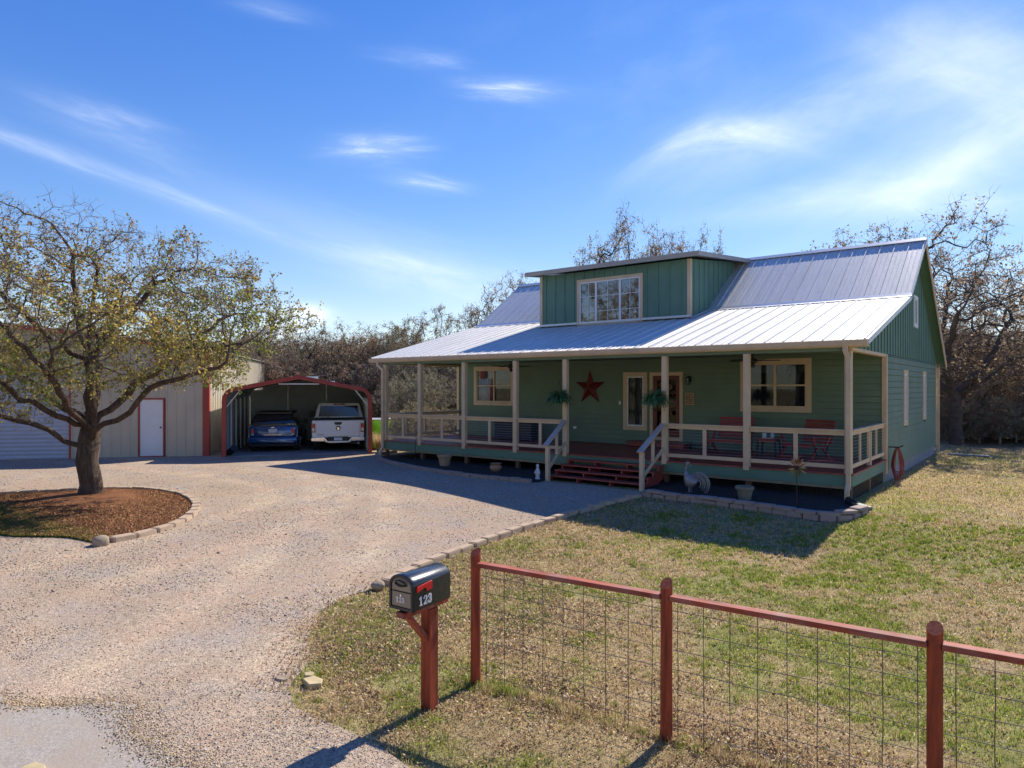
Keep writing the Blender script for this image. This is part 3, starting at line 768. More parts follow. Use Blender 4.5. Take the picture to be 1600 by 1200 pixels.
# metal rooster (seen in profile, cut from thick sheet)
def outline_sheet(poly, name, m, parent, th=.03, y=0):
    q = MB(); q.prism(poly, lambda u, v, w: (u, w, v), (y - th / 2, y + th / 2)); return fixn(q.build(name, m, parent, bevel=.004))
t = empty('rooster_statue', gp(-6.45, 14.95, .02), rad(-8), 'weathered silver metal rooster statue right of the porch steps', 'rooster statue')
def arc(cx, cz, r, a0, a1, n=12): return [(cx + r * math.cos(rad(a0 + (a1 - a0) * k / n)), cz + r * math.sin(rad(a0 + (a1 - a0) * k / n))) for k in range(n + 1)]
S3 = M_silver
# body as a filled teardrop with thickness, made of lofted ellipses
q = MB(); secs = []
path = [(-.20, .50, .035, .035), (-.21, .44, .06, .05), (-.19, .36, .10, .07), (-.13, .27, .14, .085), (-.05, .22, .14, .085), (.04, .20, .11, .07), (.10, .24, .06, .04), (.12, .27, .02, .02)]
for x, z, rr, ry in path:
    secs.append([(x + rr * .55 * math.cos(a), ry * math.sin(a), z + rr * math.cos(a) * .9) for a in [2 * PI * k / 12 for k in range(12)]])
q.loft(secs); fixn(q.build('body', S3, t, True))
q = MB(); secs = []
for x, z, rr in ((-.205, .47, .03), (-.19, .55, .035), (-.175, .60, .045), (-.15, .645, .04), (-.12, .66, .02)):
    secs.append([(x + rr * math.cos(a), rr * .7 * math.sin(a), z + rr * .3 * math.cos(a)) for a in [2 * PI * k / 10 for k in range(10)]])
q.loft(secs); fixn(q.build('head', S3, t, True))
outline_sheet([(-.20, .64), (-.22, .70), (-.18, .68), (-.17, .73), (-.14, .69), (-.11, .72), (-.10, .67), (-.13, .65)], 'comb', S3, t, .02)
outline_sheet([(-.11, .65), (-.03, .63), (-.11, .60)], 'beak', S3, t, .02)
q = MB()
for k, r in enumerate((.10, .14, .18, .22, .26)):
    cx = .07 + r * .55
    pts = [(x, .0 + .012 * (k % 2), z) for x, z in arc(.06 + r * .35, .22, r, 150, -55, 14)]
    q.tube(pts, [.014 + .006 * math.sin(j / 14 * PI) for j in range(15)], 6)
q.build('tail', S3, t, True)
for s in (-1, 1):
    q = MB(); q.tube([(-.07, s * .04, .16), (-.09, s * .045, .08), (-.08, s * .05, .0)], .016, 6)
    for dx, dy in ((-.09, 0), (-.05, s * .05), (.06, 0)): q.tube([(-.08, s * .05, .01), (-.08 + dx, s * .05 + dy, .0)], .01, 5)
    q.build('leg', S3, t, True)
MB().box(-.2, .12, -.11, .11, -.02, .004).build('base', S3, t)
# flower stake (metal sunburst) near the right end
t = empty('flower_stake', gp(-4.05, 14.55), 0, 'orange and cream metal flower on a dark stake in the right bed', 'garden stake')
MB().tube([(0, 0, 0), (0, 0, .80)], .009, 6).build('stem', M_black, t)
M_p1 = mat('petal_orange', (.35, .13, .03), .5, metal=.3); M_p2 = mat('petal_cream', (.55, .5, .42), .5, metal=.3); M_p3 = mat('petal_olive', (.20, .19, .05), .5, metal=.3)
for m_, cnt, sd in ((M_p1, 26, 1), (M_p2, 16, 2), (M_p3, 26, 3)):
    R = random.Random(sd); q = MB()
    for k in range(cnt):
        a = R.uniform(0, 2 * PI); b = R.uniform(-.6, .6); r0, r1 = .05, R.uniform(.16, .25)
        if sd == 1: a = R.uniform(.15 * PI, .9 * PI)
        if sd == 3: a = R.uniform(-.95 * PI, 0)
        d = Vector((math.cos(a) * math.cos(b), math.sin(b), math.sin(a) * math.cos(b))); s = d.cross(Vector((0, 1, .2))).normalized() * .011
        c = Vector((0, 0, .84)); q.add([c + d * r0, c + d * (r0 + r1) / 2 + s, c + d * r1, c + d * (r0 + r1) / 2 - s], [(0, 1, 2, 3)])
    q.build('petals', m_, t)
# hose on hook
t = empty('garden_hose', (XR + .05, 17.9 + 2.25, 0), 0, 'coiled red garden hose on a black hook at the house corner', 'garden hose')
q = MB(); R = random.Random(4)
for k in range(13):
    hw = .06 + .075 * (k / 12); zt_ = .87 - R.uniform(0, .03); zb_ = R.uniform(.0, .28); off = -.05 + .009 * k; cx_ = .165 + R.uniform(-.02, .02); ph_ = R.uniform(-.3, .3)
    pts = []
    for j in range(33):
        a = 2 * PI * j / 32; pts.append((cx_ + hw * math.sin(a) * (1.0 - .35 * math.cos(a + ph_)), off + .012 * math.sin(3 * a + k), (zt_ + zb_) / 2 + (zt_ - zb_) / 2 * math.cos(a)))
    q.tube(pts, .0085, 6, False)
q.tube([(.1, .05, .15), (.12, .08, .0), (.16, .15, -.09), (.30, .10, -.085), (.26, -.05, -.08), (.14, -.1, .1)], .0115, 6); q.build('coil', M_hose, t, True)
q = MB(); q.tube([(-.05, 0, .88), (.2, 0, .88), (.30, 0, .93)], .016, 6); q.build('hook', M_black, t, True)
# splash extension at downspout
t = empty('downspout_extension', gp(-3.30, 15.55, .06), rad(38), 'black corrugated downspout extension with pale outlet at the porch corner', 'drain pipe')
q = MB(); q.tube([(0, -.0 - k * .03, .03 - k * .004) for k in range(13)], [.07 + .01 * (k % 2) for k in range(13)], 10); q.build('pipe', M_black, t, True)
MB().box(-.07, .07, -.85, -.30, -.05, .03).build('outlet', mat('outlet_greygreen', (.18, .21, .16), .6), t, bevel=.01)
# concrete strip at back corner
o = MB().box(0, 1.3, -.1, .1, -.02, .05).build('splash_block', M_conc, None, bevel=.01); o.location = gp(-2.95, 30.1, 0); o.rotation_euler[2] = rad(-8); tag(o, 'thin pale concrete splash block at the back house corner', 'splash block')

# ================================================================== FENCE
FZ = -.30
fence = empty('fence', (-4.18, 4.75, FZ), 0, 'low red-brown timber fence with wire mesh panels along the lawn', 'fence')
FP = [(-4.18, 4.75), (-2.35, 4.93), (-.57, 5.08), (1.25, 5.25)]
def fl(x, y, z): return Vector((x + 4.18, y - 4.75, z))
for i, (x, y) in enumerate(FP[:3]):
    z0 = float(gz(x, y)) - FZ
    q = MB(); n = 20; r = .047
    ring0 = [(r * math.cos(2 * PI * k / n), r * math.sin(2 * PI * k / n)) for k in range(n)]
    rs = [1.06, 1.0, .97, 1.0]; zs = [-.3, .3, .8, 1.22]
    R = random.Random(i); secs = []
    for rr, z in zip(rs, zs):
        secs.append([fl(x + a * rr + R.uniform(-.001, .001), y + b * rr, z0 + z + (.034 * (b / r) if z > 1.2 else 0)) for a, b in ring0])
    q.loft(secs); q.build('post', M_fenceP, fence, True)
def wob(a, b, n, R, s=.003):
    return [a.lerp(b, k / n) + Vector((R.uniform(-s, s), R.uniform(-s, s), R.uniform(-s, s))) * (0 < k < n) for k in range(n + 1)]
for i in range(3):
    (x0, y0), (x1, y1) = FP[i], FP[i + 1]; a = fl(x0, y0, 0); b = fl(x1, y1, 0); d = (b - a).normalized()
    za = float(gz(x0, y0)) - FZ; zb_ = float(gz(x1, y1)) - FZ
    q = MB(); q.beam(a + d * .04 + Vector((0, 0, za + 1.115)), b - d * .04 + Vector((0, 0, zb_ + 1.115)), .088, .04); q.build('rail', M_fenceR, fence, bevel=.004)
    q = MB(); L = (b - a).length; R = random.Random(20 + i); n = int((L - .1) / .2)
    off = (L - n * .2) / 2
    for k in range(n + 1):
        p = a + d * (off + k * .2) ; zz = za + (zb_ - za) * k / n
        if k in (0, n) and off < .06: continue
        q.tube(wob(p + Vector((0, 0, zz + .03)), p + Vector((0, 0, zz + 1.09)), 4, R), .0032, 5, False)
    for k in range(7):
        z = .10 + .152 * k; q.tube(wob(a + d * .05 + Vector((0, .006, za + z)), b - d * .05 + Vector((0, .006, zb_ + z)), 9, R, .004), .0028, 5, False)
    q.build('wire_mesh', M_wire, fence)

# ================================================================== MAILBOX
mz = float(gz(-4.17, 4.14))
mbx = empty('mailbox', (-4.17, 4.14, mz), rad(4), 'black curbside mailbox with red flag on a red timber post', 'mailbox')
MB().box(-.053, .053, -.053, .053, -.25, .865).build('post', M_fenceP, mbx, bevel=.004)
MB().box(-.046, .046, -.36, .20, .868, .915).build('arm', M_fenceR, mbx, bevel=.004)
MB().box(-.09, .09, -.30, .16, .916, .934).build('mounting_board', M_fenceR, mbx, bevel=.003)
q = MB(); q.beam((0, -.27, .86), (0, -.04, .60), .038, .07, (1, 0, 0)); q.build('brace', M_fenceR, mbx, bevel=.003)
def mprof(w, h, r, n=7):
    pts = [(-w, 0), (w, 0)]; k0 = h - r
    pts.append((w, k0))
    for k in range(1, 2 * n):
        a = PI * k / (2 * n); pts.append((w * math.cos(a), k0 + r * math.sin(a)))
    pts.append((-w, k0)); return pts
BW, BH = .126, .285; zB = .936
def msec(y, s=1.0, w=BW, h=BH, r=.085, dz=0): return [(px * s, y, zB + dz + (pz - h / 2) * s + h / 2) for px, pz in mprof(w, h, r)]
y0m, y1m = -.335, .14
q = MB(); q.loft([msec(y0m + .02), msec(y1m - .02), msec(y1m, .93)]); body = fixn(q.build('body', M_mbx, mbx, True, bevel=.004))
# front bezel ring
q = MB(); secs = [msec(y0m + .02, 1.03), msec(y0m - .015, 1.03), msec(y0m - .022, 1.0), msec(y0m - .02, .86), msec(y0m + .0, .84)]
q.loft(secs, cap=False); bz = fixn(q.build('bezel', M_mbx, mbx, True))
q = MB()
w, h = BW * .845, BH * .845; zz = zB + BH / 2 - h / 2
lowp = [(-w, 0), (w, 0), (w, h * .50), (-w, h * .50)]
q.prism(lowp, lambda u, v, s: (u, s, zz + v), (y0m - .012, y0m + .006)); ld = fixn(q.build('lower_door', M_mbxf, mbx, bevel=.003))
up = [p for p in mprof(w, h, .072) if p[1] > .0]; up = [(-w, h * .535), (w, h * .535)] + [p for p in up if p[1] > h * .54]
q = MB(); q.prism(up, lambda u, v, s: (u, s, zz + v), (y0m - .012, y0m + .006)); ud = fixn(q.build('upper_door', M_mbxf, mbx, bevel=.003))
q = MB(); q.tube([(-.062, y0m - .014, zB + .205), (-.05, y0m - .03, zB + .232), (0, y0m - .036, zB + .243), (.05, y0m - .03, zB + .232), (.062, y0m - .014, zB + .205), (0, y0m - .03, zB + .196), (-.062, y0m - .014, zB + .205)], .008, 6); q.build('handle', M_mbx, ud, True)
MB().cyl((0, y0m - .02, zB + .118), (0, y0m - .011, zB + .118), .009, 12).build('lock', M_chrome, ld)
# red flag on the right side
q = MB(); fx = BW + .004
fpoly = [(-.31, .128), (-.31, .162), (-.30, .170), (-.15, .185), (-.12, .185), (-.12, .118), (-.185, .112), (-.195, .138), (-.215, .146), (-.25, .136), (-.29, .124)]
q.prism([(y, z + .025) for y, z in fpoly], lambda u, v, s: (s, u, zB + v), (fx, fx + .008)); fixn(q.build('flag', M_flag, mbx, bevel=.002))
q = MB(); q.cyl((fx - .004, -.295, zB + .172), (fx + .014, -.295, zB + .172), .009, 10); q.build('flag_pivot', M_flag, mbx)
# slab serif digits
M_num = mat('number_white', (.72, .72, .70), .5, bump=0)
def rrect(u0, v0, u1, v1): return [(u0, v0), (u1, v0), (u1, v1), (u0, v1)]
DIG = {
 '1': [rrect(.08, 0, .52, .13), rrect(.19, .13, .41, 1), [(.02, .68), (.19, .68), (.19, 1), (.12, .93), (.02, .86)]],
 '2': [rrect(.0, 0, .62, .16), rrect(.50, .16, .62, .30), [(.0, .16), (.22, .16), (.60, .56), (.38, .56)], rrect(.38, .56, .60, .88), rrect(.10, .84, .52, 1), rrect(.0, .62, .18, .88)],
 '3': [rrect(.08, 0, .50, .16), rrect(.38, .12, .60, .46), rrect(.20, .43, .50, .58), rrect(.36, .54, .58, .88), rrect(.08, .84, .50, 1), rrect(.0, .64, .18, .88), rrect(.0, .12, .18, .36)]}
def digits(txt, f, hgt, m, parent, th=.002, name='number', grow_=0):
    q = MB(); u = 0
    for ch in txt:
        for i, poly in enumerate(DIG[ch]):
            e = .0002 * i
            q.prism([(u + a * hgt, b * hgt) for a, b in poly], lambda a, b, s: f(a, b, s), (0, th + e))
        u += hgt * .72
    return fixn(q.build(name, m, parent))
digits('123', lambda u, v, s: (BW + .0025 + s, -.275 + u, zB + .030 + v), .076, M_num, mbx)
digits('123', lambda u, v, s: (-.055 + u, y0m - .0135 - s, zB + .058 + v), .045, M_num, mbx)
# ================================================================== METAL BUILDING
BA = rad(50.5)
bld = empty('metal_building', (-23.55, 12.32, 0), BA, 'tan metal workshop building with white roll-up door and red trim', 'workshop')
# local x: left (negative) .. 0 at corner ; local y goes back
BWd, BD = 12.5, 14.0
def beave(x): return 3.80 + (.12 * min(-x, BWd + x))
def ribwall(name, f, u0, u1, z0, ztop, m, parent, holes=(), pitch=.30):
    """vertical ribbed cladding; f(u,out,z)"""
    mb = MB(); us = []
    u = u0
    while u < u1 - .005:
        for du, o in ((0, 0), (.02, .022), (.06, .022), (.08, 0)):
            if u + du < u1: us.append((u + du, o))
        u += pitch
    us.append((u1, 0))
    for (a, oa), (b, ob) in zip(us[:-1], us[1:]):
        mid = (a + b) / 2; lo = z0; hi_a, hi_b = ztop(a), ztop(b); spans = [(z0, None)]
        for h0, h1, c, d in holes:
            if h0 < mid < h1: spans = ([(z0, c)] if c > z0 + .01 else []) + [(d, None)]
        for s0, s1 in spans:
            mb.add([f(a, oa, s0), f(b, ob, s0), f(b, ob, s1 if s1 is not None else hi_b), f(a, oa, s1 if s1 is not None else hi_a)], [(0, 1, 2, 3)])
            mb.add([f(a, -.06, s0), f(b, -.06, s0), f(b, -.06, s1 if s1 is not None else hi_b), f(a, -.06, s1 if s1 is not None else hi_a)], [(3, 2, 1, 0)])
    return mb.build(name, m, parent)
fFr = lambda u, o, z: (u, -o, z)
fSd = lambda u, o, z: (o, u, z)
# door u position: px 218..255 -> from corner
ribwall('front_wall', fFr, -BWd, 0, -.1, beave, M_tan, bld, holes=[(-2.27, -1.42, -.2, 2.06), (-8.2, -4.38, -.2, 3.05)])
ribwall('side_wall', fSd, 0, BD, -.1, lambda u: 3.78, M_tan, bld)
q = MB(); q.box(-BWd - .05, -BWd, 0, BD, -.1, 3.75); q.box(-BWd, 0, BD, BD + .05, -.1, 3.75); q.build('back_wall', M_tan, bld)
M_broof = mat('building_roof', (.55, .55, .54), .4, metal=.5, var=.08)
q = MB()
for s0, s1 in (((0.12, 3.80), (-BWd / 2, 3.80 + .12 * BWd / 2 + .02)), ((-BWd - .12, 3.80), (-BWd / 2, 3.80 + .12 * BWd / 2 + .02))):
    q.add([(s0[0], -.12, s0[1] + .03), (s0[0], BD + .1, s0[1] + .03), (s1[0], BD + .1, s1[1] + .03), (s1[0], -.12, s1[1] + .03), (s0[0], -.12, s0[1] - .0), (s0[0], BD + .1, s0[1]), (s1[0], BD + .1, s1[1] - .0), (s1[0], -.12, s1[1])],
          [(0, 1, 2, 3), (7, 6, 5, 4), (0, 3, 7, 4), (1, 5, 6, 2), (0, 4, 5, 1)])
fixn(q.build('roof', M_broof, bld))
q = MB(); q.beam((.13, -.135, 3.78), (-BWd / 2, -.135, 3.78 + .12 * BWd / 2), .03, .17); q.beam((-BWd - .13, -.135, 3.78), (-BWd / 2, -.135, 3.78 + .12 * BWd / 2), .03, .17); q.build('rake_trim', M_red, bld)
q = MB(); q.box(.025, .05, -.04, .17, -.1, 3.72); q.box(-.17, .05, -.05, -.041, -.1, 3.72); q.build('corner_trim', M_red, bld)
# walk door
q = MB(); mFrame = lambda u, o, z: Vector((u, -o, z))
q = MB(); ring(q, mFrame, -2.27, -1.42, -.02, 2.06, .05, -.03, .035); wd = fixn(q.build('door', M_red, bld))
q = MB(); mbox(q, mFrame, -2.218, -1.472, -.02, .01, .032, 2.008); fixn(q.build('leaf', M_white, wd, bevel=.003))
MB().lathe([(0, 0), (.03, .01), (.03, .04), (0, .06)]).build('handle', M_black, wd).location = (-1.55, -.03, 1.0)
# roll-up door
q = MB(); ring(q, mFrame, -8.2, -4.38, -.3, 3.05, .06, -.03, .035); rd = fixn(q.build('roll_up_door', M_red, bld))
q = MB(); n = 44; rows = []
for k in range(n + 1):
    z = -.02 + 3.0 * k / n; o = -.03 + .022 * (k % 2); rows.append([(-8.14, -o, z), (-4.44, -o, z)])
for k in range(n): q.add(rows[k] + rows[k + 1], [(0, 1, 3, 2)])
q.build('curtain', M_roll, rd)
# junk between building and carport
t = MB().tube([(0, 0, .0), (.25, .1, .18), (.5, .05, .3)], .12, 7).build('covered_log', M_black, None, True); t.location = (-23.15, 12.75, 0); tag(t, 'dark covered bundle in the gap between building and carport', 'bundle')

# ================================================================== CARPORT
CA = rad(52.5)
cp = empty('carport', (-22.69, 12.43, 0), CA, 'metal carport with red trimmed arch opening and grey sheet walls', 'carport')
CW, CD, CH = 5.05, 7.2, 2.06
# roof profile
def cprof(off=0, n=6):
    R_ = .45; pts = [(0 - off, -.05), (0 - off, CH - .1)]
    for k in range(1, n + 1):
        a = PI - k / n * rad(72); pts.append((R_ + (R_ + off) * math.cos(a) - 0, CH - .1 + (R_ + off) * math.sin(a)))
    pk = (CW / 2, CH + .76 + off)
    return pts, pk
def cprofile(off=0):
    l, pk = cprof(off); return l + [pk] + [(CW - x, z) for x, z in reversed(l)]
outer = cprofile(.04); inner = cprofile(.0)
q = MB(); n = len(outer); secs = []
ys = [.0 + k * CD / 36 for k in range(37)]
for i, y in enumerate(ys):
    b = .015 * (i % 2); q.v += [(x, y, z) for x, z in cprofile(.03 + b)]
for i in range(len(ys) - 1):
    for k in range(n - 1): q.f.append((i * n + k, i * n + k + 1, (i + 1) * n + k + 1, (i + 1) * n + k))
o_ = len(q.v)
for i, y in enumerate((0, CD)): q.v += [(x, y, z) for x, z in inner]
for k in range(n - 1): q.f.append((o_ + k, o_ + n + k, o_ + n + k + 1, o_ + k + 1))
q.build('shell', M_cpwall, cp)
q = MB()
for a, b in zip(outer[:-1], outer[1:]): pass
pf = cprofile(.055); pi_ = cprofile(-.09)
q.v += [(x, -.06, z) for x, z in pf] + [(x, -.06, z) for x, z in pi_] + [(x, .03, z) for x, z in pf] + [(x, .03, z) for x, z in pi_]
for k in range(n - 1):
    q.f += [(k, k + 1, n + k + 1, n + k), (2 * n + k, 3 * n + k, 3 * n + k + 1, 2 * n + k + 1), (k, 2 * n + k, 2 * n + k + 1, k + 1), (n + k, n + k + 1, 3 * n + k + 1, 3 * n + k)]
fixn(q.build('front_trim', M_red, cp))
# back wall ribbed horizontally
q = MB(); z = 0.0
while z < CH + .68:
    w0 = .02 if z < CH - .1 else .02 + max(0, (z - (CH + .10)) / .70 * CW / 2)
    if CW - 2 * w0 > .2: q.box(w0, CW - w0, CD - .03, CD + .02, z, z + .16); q.box(w0, CW - w0, CD - .042, CD - .031, z + .16, z + .21)
    z += .21
q.build('back_wall', M_cpwall, cp)
for k in (1.65, 3.35): MB().box(k - .03, k + .03, CD - .11, CD - .045, 0, 2.6).build('frame_post', M_galv, cp)
for x in (.05, CW - .11):
    for y in (1.2, 2.4, 3.6, 4.8, 6.0): MB().box(x, x + .06, y, y + .06, 0, 2.0).build('frame_post', M_galv, cp)
q = MB(); z = .25
while z < 2.0: q.box(.003, .012, .05, CD - .1, z, z + .05); q.box(CW - .012, CW - .003, .05, CD - .1, z, z + .05); z += .21
q.build('wall_rib', M_cpwall, cp)
for x, s in ((.06, 1), (CW - .06, -1)):
    q = MB(); q.beam((x, .07, CH - .35), (x + s * .55, .07, CH + .36), .04, .04); q.build('brace', M_galv, cp)
q = MB(); q.beam((CW / 2 - .7, .08, CH + .50), (CW / 2 + .7, .08, CH + .50), .05, .04); q.build('brace', M_white, cp)
q = MB().box(.02, CW - .02, .06, CD - .12, -.12, .012).build('slab', M_conc, cp)

# ================================================================== VEHICLES
def place(t, px, py):
    pass
def rsec(y, w, z0, z1, r=.12, n=4, tumble=0.0):
    """rounded rectangle section at y; tumble narrows the top"""
    pts = []
    for cx, cz, a0 in ((w - r, z1 - r, 0), (-(w - r), z1 - r, 90), (-(w - r), z0 + r, 180), (w - r, z0 + r, 270)):
        for k in range(n + 1):
            a = rad(a0 + 90 * k / n); x = cx + r * math.cos(a); z = cz + r * math.sin(a)
            f = (z - z0) / (z1 - z0); pts.append((x * (1 - tumble * f), y, z))
    return pts
def wheel(t, x, y, r, w, name='wheel'):
    s = 1 if x > 0 else -1
    q = MB(); secs = []
    for xo, rr in ((-w / 2, r * .9), (-w / 2 + .03, r), (w / 2 - .03, r), (w / 2, r * .9), (w / 2 - .01, r * .66)):
        secs.append([(x + s * xo, y + rr * math.cos(2 * PI * k / 24), r + rr * math.sin(2 * PI * k / 24)) for k in range(24)])
    q.loft(secs); wo = fixn(q.build(name, M_rubber, t, True))
    q = MB()
    for k in range(5):
        a = 2 * PI * k / 5; q.beam((x + s * (w / 2 - .02), y, r), (x + s * (w / 2 - .02), y + r * .62 * math.cos(a), r + r * .62 * math.sin(a)), .03, .06, (1, 0, 0))
    q.cyl((x + s * (w / 2 - .05), y, r), (x + s * (w / 2), y, r), .06, 12); q.build('rim', M_galv, wo); return wo
def wheel_holes(): pass
# --- blue compact suv, rear at y=0
suv = empty('parked_suv', (0, 0, 0), 0, 'blue compact SUV parked nose-in on the left side of the carport', 'car')
q = MB(); q.loft([rsec(.05, .80, .34, 1.02, .13), rsec(.0, .84, .38, .90, .12), rsec(.0 + .001, .84, .40, .90, .12), rsec(.16, .885, .26, 1.02, .15), rsec(.5, .90, .24, 1.03, .15, tumble=.02), rsec(2.2, .91, .24, 1.0, .15, tumble=.02), rsec(3.4, .89, .25, .98, .16, tumble=.03), rsec(4.1, .83, .28, .85, .2), rsec(4.25, .72, .35, .72, .17)][3:])
b = fixn(q.build('body', M_bluecar, suv, True))
q = MB(); q.loft([rsec(.16, .85, .56, 1.01, .12), rsec(.08, .82, .58, .99, .11), rsec(.05, .76, .60, .96, .09)]); fixn(q.build('tailgate', M_bluecar, suv, True))
q = MB(); q.loft([rsec(.20, .90, .30, .60, .10), rsec(.05, .88, .34, .58, .09), rsec(.0, .80, .37, .55, .08)]); fixn(q.build('bumper', M_bluecar, suv, True))
q = MB(); q.loft([rsec(.22, .84, .20, .335, .05), rsec(.02, .80, .23, .335, .04)]); fixn(q.build('lower_bumper', M_rubber, suv, True))
q = MB(); q.loft([rsec(.14, .84, 1.0, 1.08, .03, tumble=.02), rsec(.34, .82, 1.0, 1.40, .10, tumble=.16), rsec(.6, .82, 1.0, 1.46, .10, tumble=.17), rsec(2.2, .84, 1.0, 1.47, .12, tumble=.18), rsec(3.1, .80, .98, 1.05, .03, tumble=.05)]); fixn(q.build('cabin', M_cglass, suv, True))
q = MB(); q.loft([rsec(.30, .66, 1.43, 1.49, .025), rsec(.6, .68, 1.45, 1.51, .025), rsec(2.1, .68, 1.45, 1.51, .025)]); fixn(q.build('roof', M_black, suv, True))
for s in (-1, 1):
    q = MB(); q.tube([(s * .58, .5, 1.50), (s * .58, .55, 1.56), (s * .58, 1.9, 1.57), (s * .58, 1.95, 1.5)], .016, 6); q.build('roof_rail', M_galv, suv, True)
    q = MB(); q.loft([[(s * .72 + .085 * math.cos(2 * PI * k / 14) * (1 - .25 * j), .09 - .03 * j, .80 + .155 * math.sin(2 * PI * k / 14) * (1 - .2 * j)) for k in range(14)] for j in (0, 1, 1.5)]); tl = fixn(q.build('tail_lamp', M_taill, suv, True))
    q = MB().box(s * .72 - .05, s * .72 + .05, .035, .05, .655, .69); q.build('reflector', M_lampw, tl)
    q = MB(); q.loft([[(s * (.90 + .13 * j), 2.62 + .05 * math.cos(2 * PI * k / 8), 1.05 + .07 * math.sin(2 * PI * k / 8)) for k in range(8)] for j in (0, 1)]); fixn(q.build('mirror', M_black, suv, True))
    for y in (.80, 3.4): wheel(suv, s * .80, y, .33, .22)
q = MB().box(-.15, .15, .034, .046, .74, .88); q.build('licence_plate', M_plate, suv)
q = MB(); q.tube([(-.44, .04, .985), (.44, .04, .985)], .012, 6); q.build('chrome_strip', M_chrome, suv)
q = MB().box(-.06, .06, .028, .04, .915, .94); q.build('badge', M_chrome, suv)
def text_mesh(s, size, f, m, parent, name, bold=0.0, spacing=1.0):
    cu = bpy.data.curves.new('lettering', 'FONT'); cu.body = s; cu.size = size; cu.space_character = spacing; cu.offset = bold; cu.align_x = 'CENTER'; cu.extrude = .0015
    o = bpy.data.objects.new('tmp', cu); COL.objects.link(o)
    dg = bpy.context.evaluated_depsgraph_get(); me = bpy.data.meshes.new_from_object(o.evaluated_get(dg)); bpy.data.objects.remove(o)
    for v in me.vertices: v.co = f(v.co.x, v.co.y, v.co.z)
    me.materials.clear(); me.materials.append(m); r = bpy.data.objects.new(name, me); COL.objects.link(r); r.parent = parent; return r
text_mesh('COUNTRYMAN', .075, lambda u, v, w: Vector((u, .045 - w, .635 + v)), M_chrome, suv, 'lettering', spacing=1.35)
p = Vector((0, 0, 0))
suv.location = (-22.80, 14.42, -.0); suv.rotation_euler = (0, 0, rad(50.0))
# --- white pickup
tr = empty('parked_pickup', (0, 0, 0), 0, 'white pickup truck parked nose-in on the right side of the carport', 'truck')
q = MB(); q.loft([rsec(.10, .95, .56, 1.20, .05), rsec(.55, .99, .52, 1.215, .07), rsec(1.95, .99, .52, 1.215, .07)]); fixn(q.build('bed', M_whitecar, tr, True))
q = MB(); q.loft([rsec(.10, .80, .60, 1.19, .03), rsec(.065, .79, .61, 1.18, .03)]); tg = fixn(q.build('tailgate', M_whitecar, tr, True))
q = MB().box(-.92, .92, .12, 1.9, 1.20, 1.235).build('tonneau_cover', M_black, tr, bevel=.01)
q = MB(); q.loft([rsec(1.98, .98, .50, 1.22, .08), rsec(4.2, .98, .50, 1.2, .1), rsec(5.5, .96, .50, 1.15, .12), rsec(5.75, .88, .55, 1.0, .12)]); fixn(q.build('body', M_whitecar, tr, True))
q = MB(); q.loft([rsec(2.0, .95, 1.18, 1.26, .03), rsec(2.10, .93, 1.18, 1.80, .09, tumble=.13), rsec(3.9, .93, 1.18, 1.82, .12, tumble=.14), rsec(4.6, .9, 1.15, 1.22, .03)]); fixn(q.build('cab', M_whitecar, tr, True))
def cabpane(w0, w1, z0, z1):
    f = lambda z: 2.0 + (z - 1.2) / .6 * .085 - .008
    return [(-w0, f(z0), z0), (w0, f(z0), z0), (w1, f(z1), z1), (-w1, f(z1), z1)]
a_ = cabpane(.80, .73, 1.27, 1.70); q = MB(); q.add(a_ + [(x, y + .03, z) for x, y, z in a_], [(0, 1, 2, 3), (7, 6, 5, 4), (0, 4, 5, 1), (1, 5, 6, 2), (2, 6, 7, 3), (3, 7, 4, 0)]); fixn(q.build('rear_window', M_cglassb, tr))
q = MB().box(-.22, .22, 2.06, 2.12, 1.735, 1.785); bl = q.build('brake_lamp', M_black, tr, bevel=.01)
MB().box(-.10, .10, 2.05, 2.059, 1.745, 1.775).build('lens', M_taill, bl)
for s in (-1, 1):
    q = MB().box(s * .90 - .068, s * .90 + .068, .055, .16, .76, 1.09); tl = q.build('tail_lamp', M_taill, tr, bevel=.015)
    MB().box(s * .90 - .045, s * .90 + .045, .048, .054, .80, .92).build('reflector', M_lampw, tl, bevel=.003)
    q = MB().loft([rsec(4.1, .13, 1.18, 1.42, .04), rsec(4.16, .13, 1.18, 1.42, .04)]); q.v = [(x + s * 1.16, y, z) for x, y, z in q.v]; fixn(q.build('mirror', M_black, tr, True))
    for y in (1.25, 4.85): wheel(tr, s * .83, y, .40, .29)
# chrome step bumper: sides and dropped centre
def bseg(x0, x1, za, zb, zc, zd, y0=-.06, y1=.10):
    return [(x0, y0, za), (x0, y0, zb), (x1, y0, zd), (x1, y0, zc), (x0, y1, za), (x0, y1, zb), (x1, y1, zd), (x1, y1, zc)]
q = MB(); fs = [(0, 1, 2, 3), (7, 6, 5, 4), (0, 4, 5, 1), (1, 5, 6, 2), (2, 6, 7, 3), (3, 7, 4, 0)]
for (x0, x1, a1, a2, a3, a4) in ((-.97, -.50, .44, .56, .42, .58), (-.499, -.38, .42, .58, .36, .46), (-.379, .379, .36, .44, .36, .44), (.38, .499, .36, .46, .42, .58), (.50, .97, .42, .58, .44, .56)):
    q.add(bseg(x0, x1, a1, a2, a3, a4), fs)
bp = fixn(q.build('bumper', M_chrome, tr, True, bevel=.012))
MB().box(-.36, .36, .0, .08, .44, .585).build('step_recess', M_black, bp)
MB().box(-.15, .15, -.012, -.002, .455, .56).build('licence_plate', M_plate, bp)
